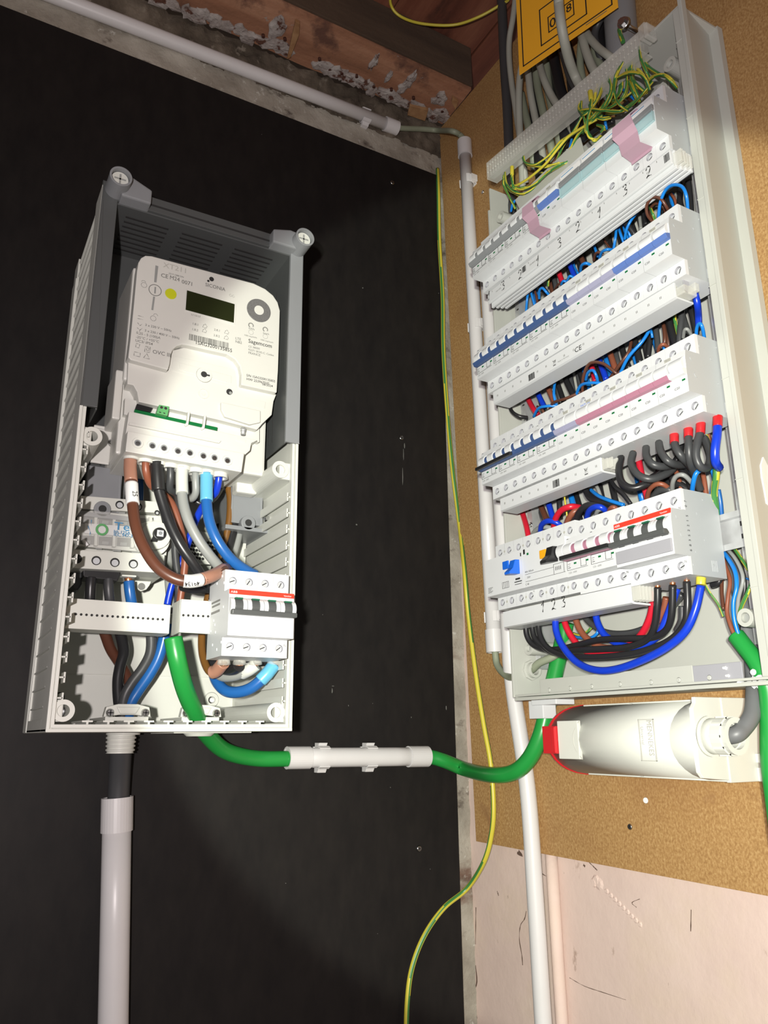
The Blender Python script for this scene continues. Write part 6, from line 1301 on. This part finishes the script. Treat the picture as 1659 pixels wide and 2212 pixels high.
# perforated plate behind the cables
p0, p1 = F(385, 1160, .045), F(480, 1215, .045)
t = thing('perforated_plate', 'cream plate with rows of round holes behind the meter cables', 'plate', (p0.x, -.045, p1.z))
pp_ = part('plate_sheet', B().box(p0.x - .045, p1.x + .03, -.045, -.042, p1.z - .004, p0.z + .01), 'box', t)
for g0, g1, yb in ((412, 440, 1170), (450, 474, 1172)):
    hb = B()
    for i in range(5):
        for j in range(5):
            p = F(g0 + i * 6.6, yb + j * 8.3 + i * 1, .0453); hb.cyl((p.x + (j % 2) * .0015, -.0453, p.z), (0, 1, 0), .0018, .0004, 9)
    part('plate_holes', hb, 'hole', pp_)
LB = breaker(4, 'abb', 'dgrey', 'four-pole breaker with red stripe and dark handle in the meter box', loc=(-.4312, -.1120, 1.5202), rz=0, hz=.0435, name='circuit_breaker')
for nm_, xx, zz, sz in (('BP055217 11 H', -.002, .012, .0030), ('0000000000', -.002, .004, .0026)): pass
sb = B()
for i in range(16): sb.box(-.0002, .0001, -.088 + i * .0018, -.0872 + i * .0018, .002, .0045)
for z_, n_ in ((.009, 14), (.013, 15)):
    for i in range(n_): sb.box(-.0002, .0001, -.088 + i * .0019, -.0867 + i * .0019, z_, z_ + .0020)
part('side_print', sb, 'gink', LB, 0, False, label='grey print on the left side')
sb = B()
for yy, zz in ((-.098, .030), (-.092, .038), (-.075, .033), (-.060, .036), (-.070, -.030), (-.085, -.036), (-.098, -.030), (-.062, -.015), (-.100, .005), (-.075, -.010), (-.070, -.005), (-.078, -.018)): sb.box(-.0004, .0002, yy, yy + .003, zz - .0012, zz + .0012)
part('side_relief', sb, 'white', LB, 0, False)
# ------------------------------------------------------------------ cables of the meter box
def f2(x, y, d): return F(30 + x / 2.476, 850 + y / 2.476, d / 1000)
def sleeve(parent_o, pts, r, mn, nm='sleeve', label=None):
    o = put(nm, B().tube(curve(pts, 5), r, 16).mesh(nm, [mn], 0, None, parent_o.location), parent_o, label); return o
def lw(label, pts, r, mn, sl=(), name='wire', cat='wire', grp='wires of the meter box'):
    r *= .75; P = [f2(*q) for q in pts]; o = solo(name, B().tube(curve(P, 7), r, 14), mn, label, cat, grp, org=P[0])
    for seg, rr, m2, nm, lb in sl: sleeve(o, [f2(*q) for q in seg], rr * .78, m2, nm, lb)
    return o
o = lw('thick brown cable with number labels looping from meter to red-striped breaker', [(624, 340, 166), (624, 400, 168), (630, 500, 172), (636, 600, 178), (655, 720, 188), (700, 830, 198), (770, 930, 206), (860, 990, 212), (950, 1005, 214), (1040, 985, 208), (1110, 950, 192), (1135, 935, 180)], .0077, 'brown',
   (([(623, 355, 166), (622, 400, 168), (627, 470, 171)], .0086, 'pink', 'sleeve', 'pinkish brown sleeve'), ([(629, 482, 172), (632, 540, 175), (636, 592, 178)], .0087, 'paper', 'number_label', 'white label reading 25'), ([(908, 1002, 213), (950, 1004, 214), (1000, 996, 211)], .0087, 'paper', 'number_label', 'white label reading 49134'), ([(1002, 995, 211), (1060, 975, 204), (1125, 940, 184)], .0085, 'pink', 'sleeve', 'pinkish brown sleeve')))
def wraptext(s, C, X, Yv, size, par):
    X = Vector(X).normalized(); Yv = (Vector(Yv) - X * X.dot(Vector(Yv))).normalized(); Z = X.cross(Yv); C = Vector(C)
    me = text_mesh(s, 'ink'); q = put('lettering', me, par); m = Matrix(((X.x * size, Yv.x * size, Z.x, C.x), (X.y * size, Yv.y * size, Z.y, C.y), (X.z * size, Yv.z * size, Z.z, C.z), (0, 0, 0, 1)))
    q.matrix_local = Matrix.Translation(-par.location) @ m
a, c = f2(634, 520, 182), f2(637, 560, 184.5); wraptext('25', a, c - a, (-1, 0, 0) if 0 else (1, 0, 0), .0070, o)
a, c = f2(992, 1003, 219.5), f2(925, 1008, 221); wraptext('49134', a, c - a, (0, 0, -1), .0062, o)
lw('black taped cable running from the meter behind the red-striped breaker', [(765, 360, 168), (768, 430, 168), (772, 500, 166), (800, 600, 166), (835, 700, 168), (890, 810, 170), (960, 910, 168), (1020, 1000, 160), (1090, 1080, 150)], .0077, 'wblack',
   (([(764, 370, 168), (768, 440, 168), (774, 520, 167)], .0092, 'black', 'taped_sleeve', 'shiny black tape'),))
lw('thick light grey cable with cream sleeve between meter and breaker', [(899, 395, 168), (900, 470, 170), (902, 560, 172), (930, 670, 176), (985, 780, 178), (1050, 870, 176), (1110, 940, 170), (1130, 960, 165)], .0074, 'wgrey',
   (([(899, 402, 168), (898, 460, 170), (900, 535, 172)], .0084, 'cream', 'sleeve', 'cream sleeve'),))
lw('thick blue cable with pale blue sleeve between meter and breaker', [(1030, 425, 168), (1030, 500, 170), (1032, 600, 173), (1050, 700, 176), (1095, 800, 178), (1165, 890, 176), (1240, 945, 172), (1290, 970, 168)], .0078, 'sblue',
   (([(1030, 432, 168), (1030, 500, 170), (1030, 575, 172)], .0088, 'lblue', 'sleeve', 'pale blue sleeve'),))
lw('thin brown wire leaving the second meter collar', [(706, 345, 164), (708, 420, 162), (735, 490, 152), (800, 540, 140), (850, 600, 132), (890, 720, 124), (915, 850, 116), (910, 960, 110), (890, 1100, 104), (880, 1200, 100)], .0056, 'rbrown')
lw('thin charcoal wire leaving the fourth meter collar', [(838, 385, 164), (838, 450, 162), (835, 510, 154), (870, 540, 142), (880, 600, 130), (865, 700, 118), (862, 850, 108), (878, 1000, 100), (880, 1150, 96)], .0054, 'wdark')
lw('thin light grey wire hooking back from the sixth meter collar', [(970, 405, 164), (972, 470, 164), (972, 530, 160), (950, 562, 150), (925, 540, 138), (915, 480, 126)], .0054, 'wgrey')
lw('thin blue wire leaving the last meter collar and crossing behind', [(1096, 415, 164), (1094, 470, 162), (1078, 530, 154), (1035, 570, 140), (990, 640, 124), (950, 740, 110), (905, 880, 98), (860, 980, 90), (835, 1060, 86), (820, 1130, 84)], .0054, 'kblue')
lw('black wire between thin blue and grey wires behind the cables', [(945, 480, 120), (960, 560, 126), (1010, 590, 128), (1070, 560, 122), (1110, 500, 112)], .0050, 'wblack')
lw('ochre brown wire at the right, behind the blue cable', [(1140, 480, 90), (1156, 560, 94), (1152, 680, 96), (1125, 810, 94), (1095, 920, 92), (1050, 1040, 94), (1020, 1180, 100), (1005, 1300, 108), (1010, 1400, 120), (1040, 1480, 136), (1080, 1490, 146), (1120, 1445, 158), (1128, 1425, 162)], .0056, 'obrown',
   (([(1058, 1492, 142), (1085, 1482, 148), (1120, 1440, 160)], .0090, 'pink', 'sleeve', 'pinkish brown sleeve'),))
lw('black cable below the right carrier bracket', [(1185, 680, 92), (1165, 760, 94), (1130, 880, 94), (1080, 1000, 94), (1040, 1120, 96)], .0072, 'wblack')
lw('grey wire beside the black cable below the right bracket', [(1215, 680, 84), (1195, 790, 86), (1160, 900, 86), (1110, 1010, 86), (1060, 1120, 88)], .0062, 'wgrey')
lw('grey wire dropping behind the long cream strip', [(825, 700, 60), (830, 830, 62), (826, 960, 64), (832, 1060, 66), (845, 1180, 68)], .0062, 'wgrey')
lw('black wire left of the brown one above the cream strip', [(845, 640, 52), (868, 760, 56), (872, 900, 60), (878, 1020, 62), (850, 1160, 64)], .0058, 'wblack')
lw('dark wire at the right above the red-striped breaker', [(1100, 700, 50), (1110, 780, 52), (1090, 880, 54), (1060, 1000, 56)], .0070, 'wblack')
lw('black cable looping behind the red-striped breaker on its left', [(900, 1030, 120), (960, 1045, 130), (1040, 1040, 140), (1090, 1020, 146)], .0075, 'wblack')
lw('grey wire in shadow left of the thick brown cable', [(575, 400, 70), (578, 480, 66), (560, 600, 60)], .0070, 'wgrey'); lw('dark blue wire in shadow right of the thick brown cable', [(660, 400, 66), (672, 500, 60), (668, 640, 54)], .0062, 'sblue'); lw('black wire in shadow above the switch disconnector', [(540, 400, 60), (530, 480, 56), (545, 600, 50)], .0070, 'wblack')
lw('black wire end under the switch disconnector', [(415, 985, 96), (410, 1040, 96), (408, 1120, 92), (415, 1200, 80)], .0075, 'wblack', (([(418, 965, 96), (415, 1000, 96)], .0050, 'copper', 'copper_strands', 'bare copper strands'),))
lw('grey wire end under the switch disconnector', [(506, 990, 96), (507, 1050, 96), (515, 1120, 92), (530, 1200, 80)], .0072, 'wdark', (([(503, 968, 96), (506, 998, 96)], .0050, 'copper', 'copper_strands', 'bare copper strands'),))
lw('blue wire end under the switch disconnector', [(615, 1005, 96), (620, 1060, 96), (632, 1130, 92), (650, 1200, 80)], .0078, 'sblue', (([(611, 985, 97), (614, 1012, 96)], .0052, 'copper', 'copper_strands', 'bare copper strands'),))
lw('brown wire crossing below the long cream strip', [(470, 1230, 70), (490, 1290, 66), (520, 1370, 58), (570, 1450, 50), (610, 1530, 44), (620, 1620, 40), (600, 1760, 40)], .0080, 'brown')
lw('black wire crossing below the long cream strip', [(545, 1230, 76), (570, 1290, 72), (588, 1380, 64), (568, 1460, 58), (556, 1540, 54), (560, 1640, 50), (580, 1760, 46)], .0082, 'wblack')
lw('grey wire sweeping left below the long cream strip', [(720, 1230, 78), (735, 1300, 76), (730, 1390, 72), (690, 1470, 66), (630, 1550, 60), (590, 1630, 56), (575, 1760, 50)], .0080, 'wdark')
lw('blue wire sweeping left below the long cream strip', [(815, 1230, 78), (800, 1320, 76), (770, 1420, 72), (720, 1510, 66), (665, 1590, 60), (625, 1660, 56), (605, 1760, 50)], .0084, 'sblue')
lw('thick blue cable with pale sleeve looping under the red-striped breaker', [(1045, 1380, 100), (1062, 1470, 106), (1085, 1540, 118), (1130, 1588, 132), (1190, 1598, 144), (1260, 1580, 156), (1320, 1535, 164), (1370, 1480, 168), (1388, 1450, 168)], .0082, 'sblue',
   (([(1318, 1536, 164), (1355, 1498, 167), (1392, 1452, 168)], .0092, 'lblue', 'sleeve', 'pale blue sleeve'),))
lw('grey cable with pale sleeve behind the blue loop under the breaker', [(1050, 1460, 118), (1110, 1510, 130), (1180, 1510, 146), (1250, 1480, 160), (1292, 1455, 166)], .0076, 'wgrey',
   (([(1220, 1498, 152), (1258, 1478, 161), (1296, 1450, 166)], .0086, 'cream', 'sleeve', 'pale sleeve'),))
lw('black cable behind the grey one under the breaker', [(1050, 1420, 116), (1110, 1470, 130), (1170, 1475, 150), (1205, 1455, 164)], .0090, 'wblack')
lw('black cable in the shadow right of the grey one', [(1120, 1500, 120), (1230, 1450, 130), (1330, 1430, 136), (1400, 1440, 130)], .0080, 'wblack')
for i, x in enumerate((1122, 1206, 1292, 1388)):
    a, c = f2(x + 2, 1405, 170), f2(x, 1448, 168)
    solo('crimped_end', B().cyl(a, c - a, .0058, (c - a).length, 16, 0, .0072).cyl(c, c - a, .0040, .0012, 12, 1), ['clear', 'copper'], '%s clear crimped wire end from the left under the meter box breaker' % ORD[i + 1], 'wire end', 'crimped wire ends', org=a)
part('cut_inner_core', B().cyl(G[0] + Vector((0, 0, -.002)), (0, .1, 1), .0085, .0045, 16), 'cream', [o for o in COL.objects if o.name == 'green_cable'][0]) if 0 else None
